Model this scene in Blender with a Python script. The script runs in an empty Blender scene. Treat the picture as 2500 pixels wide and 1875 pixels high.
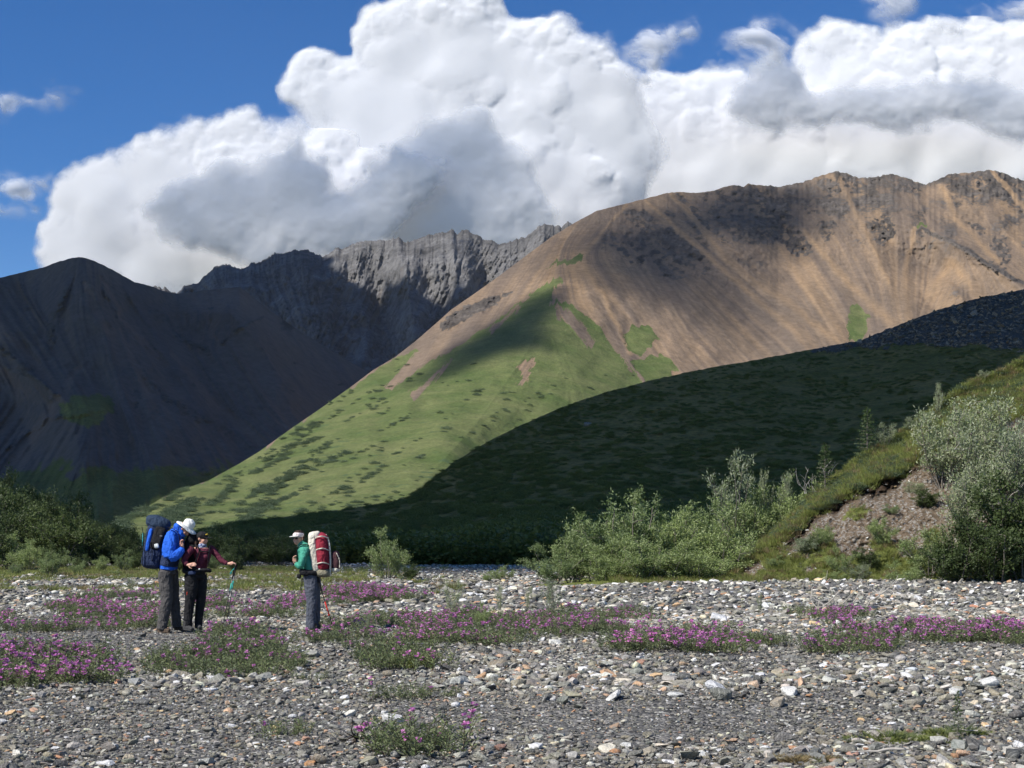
import bpy, bmesh, math, random
import numpy as np
from mathutils import Vector, Matrix, Euler, Quaternion
R = math.radians
scene = bpy.context.scene
# ------------------------------------------------------------------ camera
FPX = 3333.33          # focal length in photograph pixels (48 mm equivalent)
CX, HY, CH = 1250.0, 1320.0, 1.5
cam_d = bpy.data.cameras.new('camera')
cam_d.sensor_width = 36; cam_d.lens = 48
cam_d.shift_y = (HY - 937.5) / 2500.0
cam_d.clip_start = 0.1; cam_d.clip_end = 60000
cam = bpy.data.objects.new('camera', cam_d)
scene.collection.objects.link(cam)
cam.location = (0, 0, CH); cam.rotation_euler = (R(90), 0, 0)
scene.camera = cam
# ------------------------------------------------------------------ sky, sun, exposure
SUN_EL, SUN_AZ = R(46), R(52)          # azimuth measured from straight behind the camera towards the left
SUN = Vector((-math.sin(SUN_AZ)*math.cos(SUN_EL), -math.cos(SUN_AZ)*math.cos(SUN_EL), math.sin(SUN_EL)))
world = bpy.data.worlds.new('World'); scene.world = world; world.use_nodes = True
wn = world.node_tree
for n in list(wn.nodes): wn.nodes.remove(n)
sky = wn.nodes.new('ShaderNodeTexSky'); sky.sky_type = 'NISHITA'; sky.sun_disc = False
sky.sun_elevation = SUN_EL
sky.sun_rotation = math.atan2(SUN.x, SUN.y)
sky.altitude = 1800; sky.air_density = 1.0; sky.dust_density = 0.0; sky.ozone_density = 3.0
bg = wn.nodes.new('ShaderNodeBackground'); bg.inputs['Strength'].default_value = 0.10
wo = wn.nodes.new('ShaderNodeOutputWorld')
hs = wn.nodes.new('ShaderNodeHueSaturation'); hs.inputs['Saturation'].default_value = 1.3; hs.inputs['Hue'].default_value = 0.508
wn.links.new(sky.outputs[0], hs.inputs['Color']); wn.links.new(hs.outputs[0], bg.inputs[0]); wn.links.new(bg.outputs[0], wo.inputs[0])
sl = bpy.data.lights.new('sun', 'SUN'); sl.energy = 5.0; sl.angle = R(0.53); sl.color = (1.0, 0.955, 0.885)
so = bpy.data.objects.new('sun', sl); scene.collection.objects.link(so)
so.rotation_euler = SUN.to_track_quat('Z', 'Y').to_euler(); so.location = (-60, -40, 80)
vs = scene.view_settings
vs.view_transform = 'Standard'; vs.look = 'None'; vs.exposure = 0.38; vs.gamma = 1.0; vs.use_curve_mapping = False
scene.cycles.max_bounces = 6; scene.cycles.diffuse_bounces = 3; scene.cycles.transparent_max_bounces = 24
scene.cycles.use_denoising = True

# ------------------------------------------------------------------ helpers
rng = np.random.default_rng(11)
random.seed(11)
def link(o): scene.collection.objects.link(o); return o
def W(px, py, Y):                      # a photo pixel at depth Y (m) -> point in the place
    return ((px-CX)/FPX*Y, Y, CH+(HY-py)/FPX*Y)
def tag(o, label=None, cat=None, group=None, kind=None):
    if label: o['label'] = label
    if cat: o['category'] = cat
    if group: o['group'] = group
    if kind: o['kind'] = kind
    return o
def empty(name, loc=(0,0,0), rz=0.0, label=None, cat=None, group=None):
    o = bpy.data.objects.new(name, None); link(o); o.location = loc; o.rotation_euler = (0,0,rz)
    o.empty_display_size = 0.2
    return tag(o, label, cat, group)
def mesh_np(name, V, F, mat=None, smooth=True, attrs=None, parent=None, ob=True):
    """V (n,3), F (m,3) or (m,4) numpy arrays -> mesh object; attrs: name -> float (n,) or (n,3)"""
    me = bpy.data.meshes.new(name)
    V = np.asarray(V, np.float32); F = np.asarray(F, np.int32)
    k = F.shape[1]
    me.vertices.add(len(V)); me.vertices.foreach_set('co', V.ravel())
    me.loops.add(F.size); me.loops.foreach_set('vertex_index', F.ravel())
    me.polygons.add(len(F))
    me.polygons.foreach_set('loop_start', np.arange(0, F.size, k, dtype=np.int32))
    me.polygons.foreach_set('loop_total', np.full(len(F), k, np.int32))
    if smooth: me.polygons.foreach_set('use_smooth', np.ones(len(F), bool))
    me.update(calc_edges=True)
    for n, a in (attrs or {}).items():
        a = np.asarray(a, np.float32)
        if a.ndim == 1:
            me.attributes.new(n, 'FLOAT', 'POINT').data.foreach_set('value', a)
        else:
            me.attributes.new(n, 'FLOAT_VECTOR', 'POINT').data.foreach_set('vector', a.ravel())
    if mat: me.materials.append(mat)
    if not ob: return me
    o = link(bpy.data.objects.new(name, me))
    if parent: o.parent = parent
    return o
# value noise -------------------------------------------------------
def _h(i, j, k, s):
    n = (i*374761393 + j*668265263 + k*2147483647 + s*974634777) & 0xffffffff
    n = ((n ^ (n >> 13)) * 1274126177) & 0xffffffff
    n = n ^ (n >> 16)
    return (n & 0xffffff).astype(np.float64)/0xffffff
def vnoise(x, y, z=None, s=0):
    x = np.asarray(x, float); y = np.asarray(y, float)
    if z is None: z = np.zeros_like(x)
    xi = np.floor(x).astype(np.int64); yi = np.floor(y).astype(np.int64); zi = np.floor(z).astype(np.int64)
    fx, fy, fz = x-xi, y-yi, z-zi
    fx = fx*fx*(3-2*fx); fy = fy*fy*(3-2*fy); fz = fz*fz*(3-2*fz)
    r = 0
    for a in (0, 1):
        for b in (0, 1):
            for c in (0, 1):
                r = r + _h(xi+a, yi+b, zi+c, s)*(fx if a else 1-fx)*(fy if b else 1-fy)*(fz if c else 1-fz)
    return r*2-1
def vnoise2(x, y, s=0):
    x = np.asarray(x, float); y = np.asarray(y, float)
    xi = np.floor(x).astype(np.int64); yi = np.floor(y).astype(np.int64)
    fx, fy = x-xi, y-yi
    fx = fx*fx*(3-2*fx); fy = fy*fy*(3-2*fy)
    z = np.zeros_like(xi)
    a = _h(xi, yi, z, s); b = _h(xi+1, yi, z, s); c = _h(xi, yi+1, z, s); d = _h(xi+1, yi+1, z, s)
    return ((a*(1-fx)+b*fx)*(1-fy) + (c*(1-fx)+d*fx)*fy)*2-1
def fbm(x, y, octv=5, s=0, gain=0.5, ridged=False):
    a = 1.0; t = 0; n = 0; f = 1.0
    for o in range(octv):
        v = vnoise2(x*f+17.3*o, y*f-9.1*o, s+o)
        if ridged: v = 1-2*np.abs(v)
        t = t + a*v; n += a; a *= gain; f *= 2.03
    return t/n
def fbm3(x, y, z, octv=4, s=0, gain=0.5):
    a = 1.0; t = 0; n = 0; f = 1.0
    for o in range(octv):
        t = t + a*vnoise(x*f+17.3*o, y*f-9.1*o, z*f+3.3*o, s+o); n += a; a *= gain; f *= 2.03
    return t/n
def sstep(a, b, x):
    t = np.clip((np.asarray(x, float)-a)/(b-a), 0, 1); return t*t*(3-2*t)
def interp(x, pts):
    p = np.array(pts, float); return np.interp(x, p[:, 0], p[:, 1])
def inpoly(x, y, pts):                 # signed distance (px) to a polygon, positive inside
    p = np.array(pts, float); n = len(p); ins = np.zeros(x.shape, bool); d = np.full(x.shape, 1e9)
    for i in range(n):
        x0, y0 = p[i]; x1, y1 = p[(i+1) % n]
        c = ((y0 > y) != (y1 > y)) & (x < (x1-x0)*(y-y0)/((y1-y0) if y1 != y0 else 1e-9)+x0)
        ins ^= c
        L = (x1-x0)**2+(y1-y0)**2+1e-9
        t = np.clip(((x-x0)*(x1-x0)+(y-y0)*(y1-y0))/L, 0, 1)
        d = np.minimum(d, np.hypot(x-(x0+t*(x1-x0)), y-(y0+t*(y1-y0))))
    return np.where(ins, d, -d)
def stroke(x, y, line, w0, w1=None):   # 1 on a polyline, fading out over its width
    p = np.array(line, float); L = len(p)-1; out = np.zeros(x.shape)
    for i in range(L):
        (x0, y0), (x1, y1) = p[i], p[i+1]; q = (x1-x0)**2+(y1-y0)**2
        t = np.clip(((x-x0)*(x1-x0)+(y-y0)*(y1-y0))/q, 0, 1); d = np.hypot(x-(x0+t*(x1-x0)), y-(y0+t*(y1-y0)))
        w = w0+((w1 or w0)-w0)*(i+t)/L; out = np.maximum(out, np.clip(1-d/w, 0, 1))
    return out
# node helper ---------------------------------------------------------
class NT:
    def __init__(s, name, vol=False):
        s.m = bpy.data.materials.new(name); s.m.use_nodes = True; s.t = s.m.node_tree
        for n in list(s.t.nodes): s.t.nodes.remove(n)
        s.out = s.t.nodes.new('ShaderNodeOutputMaterial')
    def n(s, typ, ins=None, **kw):
        nd = s.t.nodes.new(typ)
        for k, v in kw.items(): setattr(nd, k, v)
        for k, v in (ins or {}).items():
            sock = nd.inputs[k]
            if isinstance(v, bpy.types.NodeSocket): s.t.links.new(v, sock)
            else: sock.default_value = v
        return nd
    def attr(s, name, typ='GEOMETRY'): return s.n('ShaderNodeAttribute', attribute_name=name, attribute_type=typ)
    def mix(s, f, a, b, blend='MIX'):
        nd = s.t.nodes.new('ShaderNodeMix'); nd.data_type = 'RGBA'; nd.blend_type = blend
        for k, v in ((0, f), (6, a), (7, b)):
            if isinstance(v, bpy.types.NodeSocket): s.t.links.new(v, nd.inputs[k])
            else: nd.inputs[k].default_value = (v if not isinstance(v, tuple) or len(v) == 4 else (*v, 1))
        return nd.outputs[2]
    def ma(s, op, a, b=0.0, c=0.0):
        nd = s.t.nodes.new('ShaderNodeMath'); nd.operation = op
        for k, v in enumerate((a, b, c)):
            if isinstance(v, bpy.types.NodeSocket): s.t.links.new(v, nd.inputs[k])
            else: nd.inputs[k].default_value = v
        return nd.outputs[0]
    def ramp(s, f, stops, mode='LINEAR'):
        nd = s.t.nodes.new('ShaderNodeValToRGB'); nd.color_ramp.interpolation = mode
        e = nd.color_ramp.elements
        while len(e) < len(stops): e.new(0.5)
        for el, (p, c) in zip(e, stops):
            el.position = p; el.color = (*c, 1) if len(c) == 3 else c
        s.t.links.new(f, nd.inputs[0]); return nd.outputs[0]
    def noise(s, scale, detail=4, rough=0.55, vec=None, dist=0.0, typ='3D'):
        nd = s.n('ShaderNodeTexNoise', {'Scale': scale, 'Detail': detail, 'Roughness': rough, 'Distortion': dist}, noise_dimensions=typ)
        if vec is not None: s.t.links.new(vec, nd.inputs['Vector'])
        return nd.outputs[0]
    def pos(s, scale=(1, 1, 1), rot=(0, 0, 0)):
        g = s.n('ShaderNodeNewGeometry')
        m = s.n('ShaderNodeMapping', {'Vector': g.outputs['Position'], 'Scale': scale, 'Rotation': rot})
        return m.outputs[0]
    def done(s, col, rough=0.85, bump=None, bstr=0.5, bdist=0.1, spec=0.3, metal=0.0, extra=None):
        p = s.n('ShaderNodeBsdfPrincipled', {'Roughness': rough, 'Specular IOR Level': spec, 'Metallic': metal})
        if isinstance(col, bpy.types.NodeSocket): s.t.links.new(col, p.inputs['Base Color'])
        else: p.inputs['Base Color'].default_value = (*col, 1)
        if bump is not None:
            b = s.n('ShaderNodeBump', {'Strength': bstr, 'Distance': bdist, 'Height': bump})
            s.t.links.new(b.outputs[0], p.inputs['Normal'])
        for k, v in (extra or {}).items(): p.inputs[k].default_value = v
        s.t.links.new(p.outputs[0], s.out.inputs['Surface']); return s.m

# ------------------------------------------------------------------ lie of the land near the camera
def gh(x, y):
    x = np.asarray(x, float); y = np.asarray(y, float)
    z = 0.10*fbm(x*0.11+3, y*0.14, 3, 5) + 0.035*fbm(x*0.5, y*0.7, 2, 9)
    z = z + 0.16*np.exp(-((y-12.6-0.25*x+0.5*np.sin(x*0.9))/0.9)**2)*sstep(-1.5, 2.5, x)
    z = z + 0.20*np.exp(-((y-41-0.2*x)/3.5)**2)*sstep(0, 6, x)
    z = z*sstep(200, 90, y)
    return z
def ghf(x, y): return float(gh(np.array([x]), np.array([y]))[0])
def G(px, py):                          # photo pixel on the ground -> place
    Y = (CH)*FPX/(py-HY)
    for _ in range(6):
        x = (px-CX)/FPX*Y
        Y = (CH-ghf(x, Y))*FPX/(py-HY)
    x = (px-CX)/FPX*Y
    return (x, Y, ghf(x, Y))
def scatter_object(name, P, rot, scl, idx, col, extra=None):
    """ONE object (uncountable stuff) whose points each carry a small mesh out of a collection"""
    me = bpy.data.meshes.new(name); n = len(P)
    me.vertices.add(n); me.vertices.foreach_set('co', np.asarray(P, np.float32).ravel())
    def av(nm, a):
        a = np.asarray(a, np.float32)
        if a.ndim == 1: me.attributes.new(nm, 'FLOAT', 'POINT').data.foreach_set('value', a)
        else: me.attributes.new(nm, 'FLOAT_VECTOR', 'POINT').data.foreach_set('vector', a.ravel())
    av('rot', rot); av('scl', scl)
    me.attributes.new('pick', 'INT', 'POINT').data.foreach_set('value', np.asarray(idx, np.int32))
    for k, a in (extra or {}).items(): av(k, a)
    o = link(bpy.data.objects.new(name, me))
    ng = bpy.data.node_groups.new(name, 'GeometryNodeTree')
    ng.interface.new_socket('Geometry', in_out='INPUT', socket_type='NodeSocketGeometry')
    ng.interface.new_socket('Geometry', in_out='OUTPUT', socket_type='NodeSocketGeometry')
    N = ng.nodes.new; gi = N('NodeGroupInput'); go = N('NodeGroupOutput')
    ci = N('GeometryNodeCollectionInfo'); ci.inputs['Collection'].default_value = col; ci.inputs['Separate Children'].default_value = True; ci.inputs['Reset Children'].default_value = True
    ip = N('GeometryNodeInstanceOnPoints'); ip.inputs['Pick Instance'].default_value = True
    def na(nm, ty):
        a = N('GeometryNodeInputNamedAttribute'); a.data_type = ty; a.inputs['Name'].default_value = nm; return a.outputs['Attribute']
    L = ng.links.new
    L(gi.outputs[0], ip.inputs['Points']); L(ci.outputs[0], ip.inputs['Instance'])
    L(na('pick', 'INT'), ip.inputs['Instance Index']); L(na('scl', 'FLOAT_VECTOR'), ip.inputs['Scale'])
    er = N('FunctionNodeEulerToRotation'); L(na('rot', 'FLOAT_VECTOR'), er.inputs[0]); L(er.outputs[0], ip.inputs['Rotation'])
    L(ip.outputs[0], go.inputs[0])
    md_ = o.modifiers.new('scatter', 'NODES'); md_.node_group = ng
    return o
# ================================================================== mountains
def ray_mountain(name, sil, base, depth_bot, depth_top, nu, nv, px0, px1, mat, relief, attrs_fn, sil_noise=None, tpow=1.0, crest=7, flow=None, lic=60, gully=0.0, gscale=90):
    """a mountainside: rows climb from its foot to its skyline, each point at its own distance; a back slope closes it"""
    px = np.linspace(px0, px1, nu); t = np.linspace(0, 1, nv)
    ys = interp(px, sil) + (sil_noise(px) if sil_noise else 0)
    yb = interp(px, base)
    PX, T = np.meshgrid(px, t)                     # (nv,nu)
    k_ = max(3, int(90/(px[1]-px[0]))); ysm = np.convolve(np.pad(ys, k_, mode='edge'), np.ones(2*k_+1)/(2*k_+1), 'same')[k_:-k_]
    PY = yb[None, :] + (ysm-yb)[None, :]*T + (ys-ysm)[None, :]*T**crest      # the small teeth of the skyline stay near it
    db = interp(px, depth_bot)[None, :]; dt = interp(px, depth_top)[None, :]
    D = db + (dt-db)*T**tpow
    D = relief(PX, PY, T, D)
    def world(D):
        return (PX-CX)/FPX*D, D, CH+(HY-PY)/FPX*D
    # fall lines: steepest descent on the broad shape, used to streak scree and cut gullies
    X, Y, Z = world(D)
    du = np.gradient(X, axis=1), np.gradient(Y, axis=1), np.gradient(Z, axis=1)
    dv = np.gradient(X, axis=0), np.gradient(Y, axis=0), np.gradient(Z, axis=0)
    det = du[0]*dv[1]-dv[0]*du[1]; det = np.where(np.abs(det) < 1e-6, 1e-6, det)
    gx = (du[2]*dv[1]-dv[2]*du[1])/det; gy = (-du[2]*dv[0]+dv[2]*du[0])/det
    fu = (-gx*dv[1]+gy*dv[0])/det; fv = (gx*du[1]-gy*du[0])/det
    L = np.hypot(fu, fv)+1e-9; fu /= L; fv /= L
    for _ in range(6):
        for F in (fu, fv):
            F[1:-1, 1:-1] = (F[:-2, 1:-1]+F[2:, 1:-1]+F[1:-1, :-2]+F[1:-1, 2:]+F[1:-1, 1:-1])/5
    L = np.hypot(fu, fv)+1e-9; fu /= L; fv /= L
    if flow is not None:                           # fall lines as the mountain shows them
        wsum = 0; au = 0; av = 0
        stp = (t[1]-t[0])*(ys-yb)[None, :]/(px[1]-px[0])     # rows per column in photo pixels
        for x, y, dx, dy in flow:
            w_ = 1/(((PX-x)**2+(PY-y)**2)/6000.0+0.25)**3.2
            n_ = math.hypot(dx, dy); au = au+w_*dx/n_; av = av+w_*dy/n_; wsum = wsum+w_
        fu = au/wsum; fv = (av/wsum)/stp; L = np.hypot(fu, fv)+1e-9; fu = fu/L; fv = fv/L
    def LIC(src, n):
        J, I = np.meshgrid(np.arange(nu, dtype=float), np.arange(nv, dtype=float))
        acc = src.copy(); 
        for sg in (1, -1):
            u = J.copy(); v = I.copy()
            for k in range(n):
                iu = np.clip(np.round(u).astype(int), 0, nu-1); iv = np.clip(np.round(v).astype(int), 0, nv-1)
                u = u+sg*fu[iv, iu]*1.0; v = v+sg*fv[iv, iu]*1.0
                iu = np.clip(np.round(u).astype(int), 0, nu-1); iv = np.clip(np.round(v).astype(int), 0, nv-1)
                acc += src[iv, iu]
        return acc/(2*n+1)
    r2 = np.random.default_rng(sum(map(ord, name)))
    sA = LIC(r2.standard_normal((nv, nu)), lic)
    sB = LIC(vnoise2(PX/9, PY/9, 3), lic); sC = LIC(vnoise2(PX/28, PY/28, 8), int(lic*1.6))
    nrm = lambda a: (a-a.mean())/(a.std()+1e-9)
    sA, sB, sC = nrm(sA), nrm(sB), nrm(sC)
    A = attrs_fn(PX, PY, T, sA, sB, sC)
    D = D + A.pop('_dd')
    X, Y, Z = world(D)
    V = np.stack([X, Y, Z], -1).reshape(-1, 3)
    # back slope
    top = V.reshape(nv, nu, 3)[-1]
    rows = []
    for k, (dy, dz) in enumerate(((0.04, 0.05), (0.10, 0.2), (0.3, 0.6), (0.8, 1.25))):
        b = top.copy(); b[:, 1] = top[:, 1]*(1+dy*0.5); b[:, 0] = top[:, 0]*(1+dy*0.4); b[:, 2] = top[:, 2]-dz*np.maximum(top[:, 2], 5)*0.8; rows.append(b)
    V = np.concatenate([V]+rows); NR = nv+len(rows)
    idx = np.arange(NR*nu).reshape(NR, nu)
    F = np.stack([idx[:-1, :-1], idx[:-1, 1:], idx[1:, 1:], idx[1:, :-1]], -1).reshape(-1, 4)
    at = {k: np.concatenate([a.reshape(-1)]+[a[-1]]*len(rows)) for k, a in A.items()}
    o = mesh_np(name, V, F, mat, True, at)
    o['kind'] = 'structure'
    return o, (px, t, ys, yb, D, PY)

def find(M, x, y):
    px, t, ys, yb, D, PY = M
    j = int(np.clip(np.searchsorted(px, x), 0, len(px)-1)); i = int(np.argmin(np.abs(PY[:, j]-y))); return i, j
def on(M, x, y):                         # picture point on a modelled slope -> place
    i, j = find(M, x, y); return W(x, y, M[4][i, j])
# materials -----------------------------------------------------------
def mountain_mat(name, rockc, scree1, scree2, screedark, grass1, grass2, detail=0.02, bd=3.0, shrubby=True):
    m = NT(name)
    st = m.attr('streak').outputs['Fac']; g = m.attr('grass').outputs['Fac']; rk = m.attr('rock').outputs['Fac']; ru = m.attr('rust').outputs['Fac']
    p = m.pos()
    n1 = m.noise(detail, 6, 0.65, p); n2 = m.noise(detail*6, 5, 0.7, p); n3 = m.noise(detail*0.25, 4, 0.55, p)
    scree = m.mix(ru, scree1, scree2)
    scree = m.mix(m.ramp(st, [(0.1, (1, 1, 1)), (0.5, (0, 0, 0))]), scree, screedark)
    scree = m.mix(m.ramp(n3, [(0.35, (0, 0, 0)), (0.7, (0.5, 0.5, 0.5))]), scree, rockc)
    scree = m.mix(1.0, scree, m.ramp(n2, [(0.25, (0.7, 0.7, 0.7)), (0.75, (1.25, 1.25, 1.25))]), 'MULTIPLY')
    rock = m.mix(m.ramp(n1, [(0.3, (0, 0, 0)), (0.65, (1, 1, 1))]), tuple(c*0.55 for c in rockc), tuple(c*1.5 for c in rockc))
    rock = m.mix(1.0, rock, m.ramp(n2, [(0.35, (0.55, 0.55, 0.55)), (0.65, (1.2, 1.2, 1.2))]), 'MULTIPLY')
    grass = m.mix(m.ramp(n1, [(0.35, (0, 0, 0)), (0.65, (1, 1, 1))]), grass1, grass2)
    grass = m.mix(1.0, grass, m.ramp(n2, [(0.3, (0.82, 0.82, 0.8)), (0.7, (1.18, 1.18, 1.12))]), 'MULTIPLY')
    grass = m.mix(1.0, grass, m.ramp(m.noise(detail*30, 3, 0.7, p), [(0.3, (0.7, 0.7, 0.68)), (0.7, (1.3, 1.28, 1.2))]), 'MULTIPLY')
    if shrubby:
        vb = m.noise(detail*4.5, 5, 0.7, m.pos((0.7, 1, 1.6)))
        sh = m.ma('MULTIPLY', m.ramp(vb, [(0.60, (0, 0, 0)), (0.64, (1, 1, 1))]), m.attr('shrub').outputs['Fac'])
        grass = m.mix(sh, grass, (0.055, 0.088, 0.042))
    rf = m.ramp(m.ma('ADD', rk, m.ma('MULTIPLY', m.ma('ADD', m.ma('MULTIPLY', n1, 0.5), m.ma('SUBTRACT', m.ma('MULTIPLY', n2, 1.0), 0.75)), 1.0)), [(0.42, (0, 0, 0)), (0.58, (1, 1, 1))])
    c = m.mix(rf, scree, rock)
    gf = m.ramp(m.ma('ADD', g, m.ma('MULTIPLY', m.ma('SUBTRACT', n2, 0.5), 0.5)), [(0.42, (0, 0, 0)), (0.58, (1, 1, 1))])
    c = m.mix(gf, c, grass)
    h = m.ma('ADD', n1, m.ma('MULTIPLY', n2, 0.35))
    return m.done(c, 0.95, h, 0.8, bd, 0.1)

# far left mountain ---------------------------------------------------------
SIL_L = [(-500,720),(-300,700),(-100,690),(0,678),(68,662),(104,653),(149,637),(170,631),(190,628),(210,630),(235,639),(271,657),(330,689),(375,700),(393,709),(436,717),(497,709),(560,702),(585,700),(600,710),(642,745),(705,790),(768,831),(836,872),(900,910),(1000,975),(1100,1040),(1200,1110)]
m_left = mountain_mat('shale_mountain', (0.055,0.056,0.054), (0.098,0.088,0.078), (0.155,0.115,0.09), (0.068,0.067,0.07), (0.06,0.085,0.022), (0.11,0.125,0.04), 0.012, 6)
def rel_left(PX, PY, T, D):
    def tent(line, w, a):                # a spur: nearer along a line, falling away on both sides
        cx = interp_y(PY, line); return -0.6*a*np.clip(1-np.abs(PX-cx)/w, 0, 1)*sstep(0, 0.45, T)
    s1 = tent([(628,200),(760,250),(900,330),(1060,380),(1300,430)], 190, 260)*sstep(0, 0.25, T)
    s2 = tent([(700,590),(760,560),(850,640),(1100,760),(1300,800)], 170, 200)*sstep(1.0, 0.9, T)
    s3 = tent([(660,-60),(820,0),(900,60),(985,165),(1300,250)], 120, 170)
    return D+s1+s2+s3 + 60*fbm(PX/160, PY/160, 3, 4)*sstep(1, 0.9, T)
def interp_y(PY, line):
    p = np.array(line, float); return np.interp(PY, p[:, 0], p[:, 1])
def at_left(PX, PY, T, sA, sB, sC):
    grass = sstep(1090, 1200, PY+40*fbm(PX/60, PY/40, 4, 7)+6*sB)*0.9
    grass = np.maximum(grass, 0.8*sstep(-12, 25, inpoly(PX, PY, [(130,985),(200,950),(290,960),(280,1010),(220,1060),(150,1030)])+12*fbm(PX/20, PY/20, 3, 2)))
    rock = 0.5*sstep(0.1, 0.6, fbm(PX/70, PY/50, 4, 21))*sstep(0, 0.3, T)
    sx, sy = PX+9*fbm(PX/34, PY/34, 4, 281), PY+9*fbm(PX/34, PY/34, 4, 283); chute = np.zeros(PX.shape); rib = np.zeros(PX.shape)
    for ln, a_, b_ in (([(205,690),(237,772),(282,829),(300,880)],8,20),([(243,676),(316,806),(407,885)],5,12),([(-20,790),(62,863),(169,981)],20,10),([(294,806),(345,919),(360,960)],6,18),([(452,716),(497,761),(531,829)],12,6),([(560,705),(530,770),(520,820)],20,8),([(-20,880),(60,960)],12,20),([(420,860),(520,980),(640,1080)],5,20),([(190,900),(120,1010),(40,1130)],10,24)):
        chute = np.maximum(chute, stroke(sx, sy, ln, a_, b_)**0.6)
    for ln, a_, b_ in (([(-20,830),(60,900),(165,985)],10,8),([(545,835),(590,800),(640,768)],9,6),([(225,650),(240,700),(300,790),(390,870)],8,5),([(165,700),(130,780),(110,860)],14,18),([(330,900),(420,980),(560,1060)],14,24),([(380,760),(450,830),(500,850)],12,16),([(20,1090),(120,1020),(250,1000)],7,7)):
        rib = np.maximum(rib, stroke(sx, sy, ln, a_, b_)**0.6*(0.6+0.6*fbm(PX/12, PY/9, 4, 285)))
    rock = np.clip(np.maximum(rock+0.35*sstep(0.15, 0.5, fbm(PX/30, PY/18, 5, 287)), rib*1.1)*(1-0.8*chute), 0, 1)
    streak = np.clip(0.42+0.10*sA+0.10*sB+0.08*sC+0.5*chute-0.2*rib, 0, 1)
    rust = sstep(0.0, 0.5, 0.3*sC+fbm(PX/200, PY/200, 3, 31))*0.3
    rust = np.maximum(rust*0.6+0.75*chute, 0.9*sstep(100, 0, np.hypot((PX-540)/1.2, (PY-735)*1.4)))
    dd = (5*sB+9*sC)*sstep(1, 0.93, T)*sstep(0.02, 0.2, T)*(1-0.6*grass) + 16*fbm(PX/16, PY/16, 4, 6, ridged=True)*rock - 22*rib*sstep(1, 0.93, T) + 10*chute*sstep(1, 0.93, T)
    return dict(streak=streak, grass=grass, rock=rock, rust=rust, shrub=0*grass+0.3, _dd=dd)
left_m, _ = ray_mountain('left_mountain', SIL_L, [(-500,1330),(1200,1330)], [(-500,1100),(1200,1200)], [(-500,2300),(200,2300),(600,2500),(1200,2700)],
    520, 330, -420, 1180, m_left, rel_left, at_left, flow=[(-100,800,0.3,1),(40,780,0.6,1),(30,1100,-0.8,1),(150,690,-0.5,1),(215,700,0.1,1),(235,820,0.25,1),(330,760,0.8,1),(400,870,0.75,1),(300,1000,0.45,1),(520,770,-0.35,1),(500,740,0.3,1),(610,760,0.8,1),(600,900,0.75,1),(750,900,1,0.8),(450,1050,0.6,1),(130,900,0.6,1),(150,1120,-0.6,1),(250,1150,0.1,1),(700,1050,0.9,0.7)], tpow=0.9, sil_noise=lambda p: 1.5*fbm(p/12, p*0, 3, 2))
tag(left_m, 'dark rounded shale mountain lying wholly in cloud shadow', None)

# jagged ridge far behind ------------------------------------------------------
SIL_J = [(250,760),(380,698),(400,701),(433,714),(449,695),(481,690),(511,663),(530,644),(563,646),(587,654),(617,642),(655,630),(671,618),(700,613),(736,608),(758,610),(785,624),(804,615),(820,604),(835,606),(861,592),(905,586),(943,584),(970,578),(991,590),(1013,581),(1051,570),(1089,566),(1103,554),(1116,569),(1132,559),(1160,570),(1187,584),(1219,593),(1246,587),(1279,579),(1317,549),(1339,546),(1371,551),(1387,540),(1401,547),(1450,575),(1600,620)]
m_jag = mountain_mat('crag_mountain', (0.115,0.112,0.11), (0.13,0.122,0.115), (0.20,0.175,0.15), (0.095,0.095,0.1), (0.05,0.06,0.03), (0.06,0.07,0.03), 0.01, 14, False)
def rel_j(PX, PY, T, D):
    r = 120*fbm(PX/130, PY/260, 3, 14, ridged=True)
    for cx, w, a in ((560,90,190),(760,110,220),(870,60,150),(990,80,230),(1110,70,240),(1230,70,160),(1330,80,200)):
        r = r - a*np.clip(1-np.abs(PX-cx-(PY-640)*0.12)/w, 0, 1)
    return D + r*sstep(1.02, 0.85, T)
def at_j(PX, PY, T, sA, sB, sC):
    crag = 0.6*fbm(PX/26+0.016*PY, PY/50, 5, 44, 0.55, ridged=True)+0.22*sB+0.12*sA
    dd = (-26*crag - 13*fbm((PX+0.5*PY)/15, (PY-0.5*PX)/15, 4, 45, 0.6, ridged=True) - 16*fbm((PX-0.6*PY)/34, (PY+0.4*PX)/30, 3, 47, ridged=True))*sstep(1.0, 0.93, T)*0.8-9*crag
    chute = sstep(0.9, 1.8, sC+0.5*sB)*sstep(1.0, 0.7, T)
    rock = 0.95-0.8*chute
    return dict(streak=0.6+0.1*sB+0.08*sA, grass=0*PX, rock=rock, rust=sstep(0.1, 0.9, 0.4*sC), shrub=0*PX, _dd=dd+18*chute)
jag_m, JM = ray_mountain('crag_ridge', SIL_J, [(250,1100),(1600,1100)], [(250,2700),(1600,2700)], [(250,3900),(1600,3900)],
    640, 260, 330, 1560, m_jag, rel_j, at_j, lic=14, flow=[(450,750,0.4,1),(700,750,0.35,1),(760,650,0.1,1),(850,800,-0.6,1),(950,700,-0.2,1),(950,850,0.5,1),(1050,650,-0.1,1),(1200,650,-0.5,1),(1300,600,-0.6,1),(1100,750,-0.5,1),(850,640,-0.3,1)], sil_noise=lambda p: 7.5*fbm(p/15, p*0, 5, 3, 0.72, ridged=True), tpow=0.9)
tag(jag_m, 'jagged grey crag ridge with a sunlit middle beneath the clouds')

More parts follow.
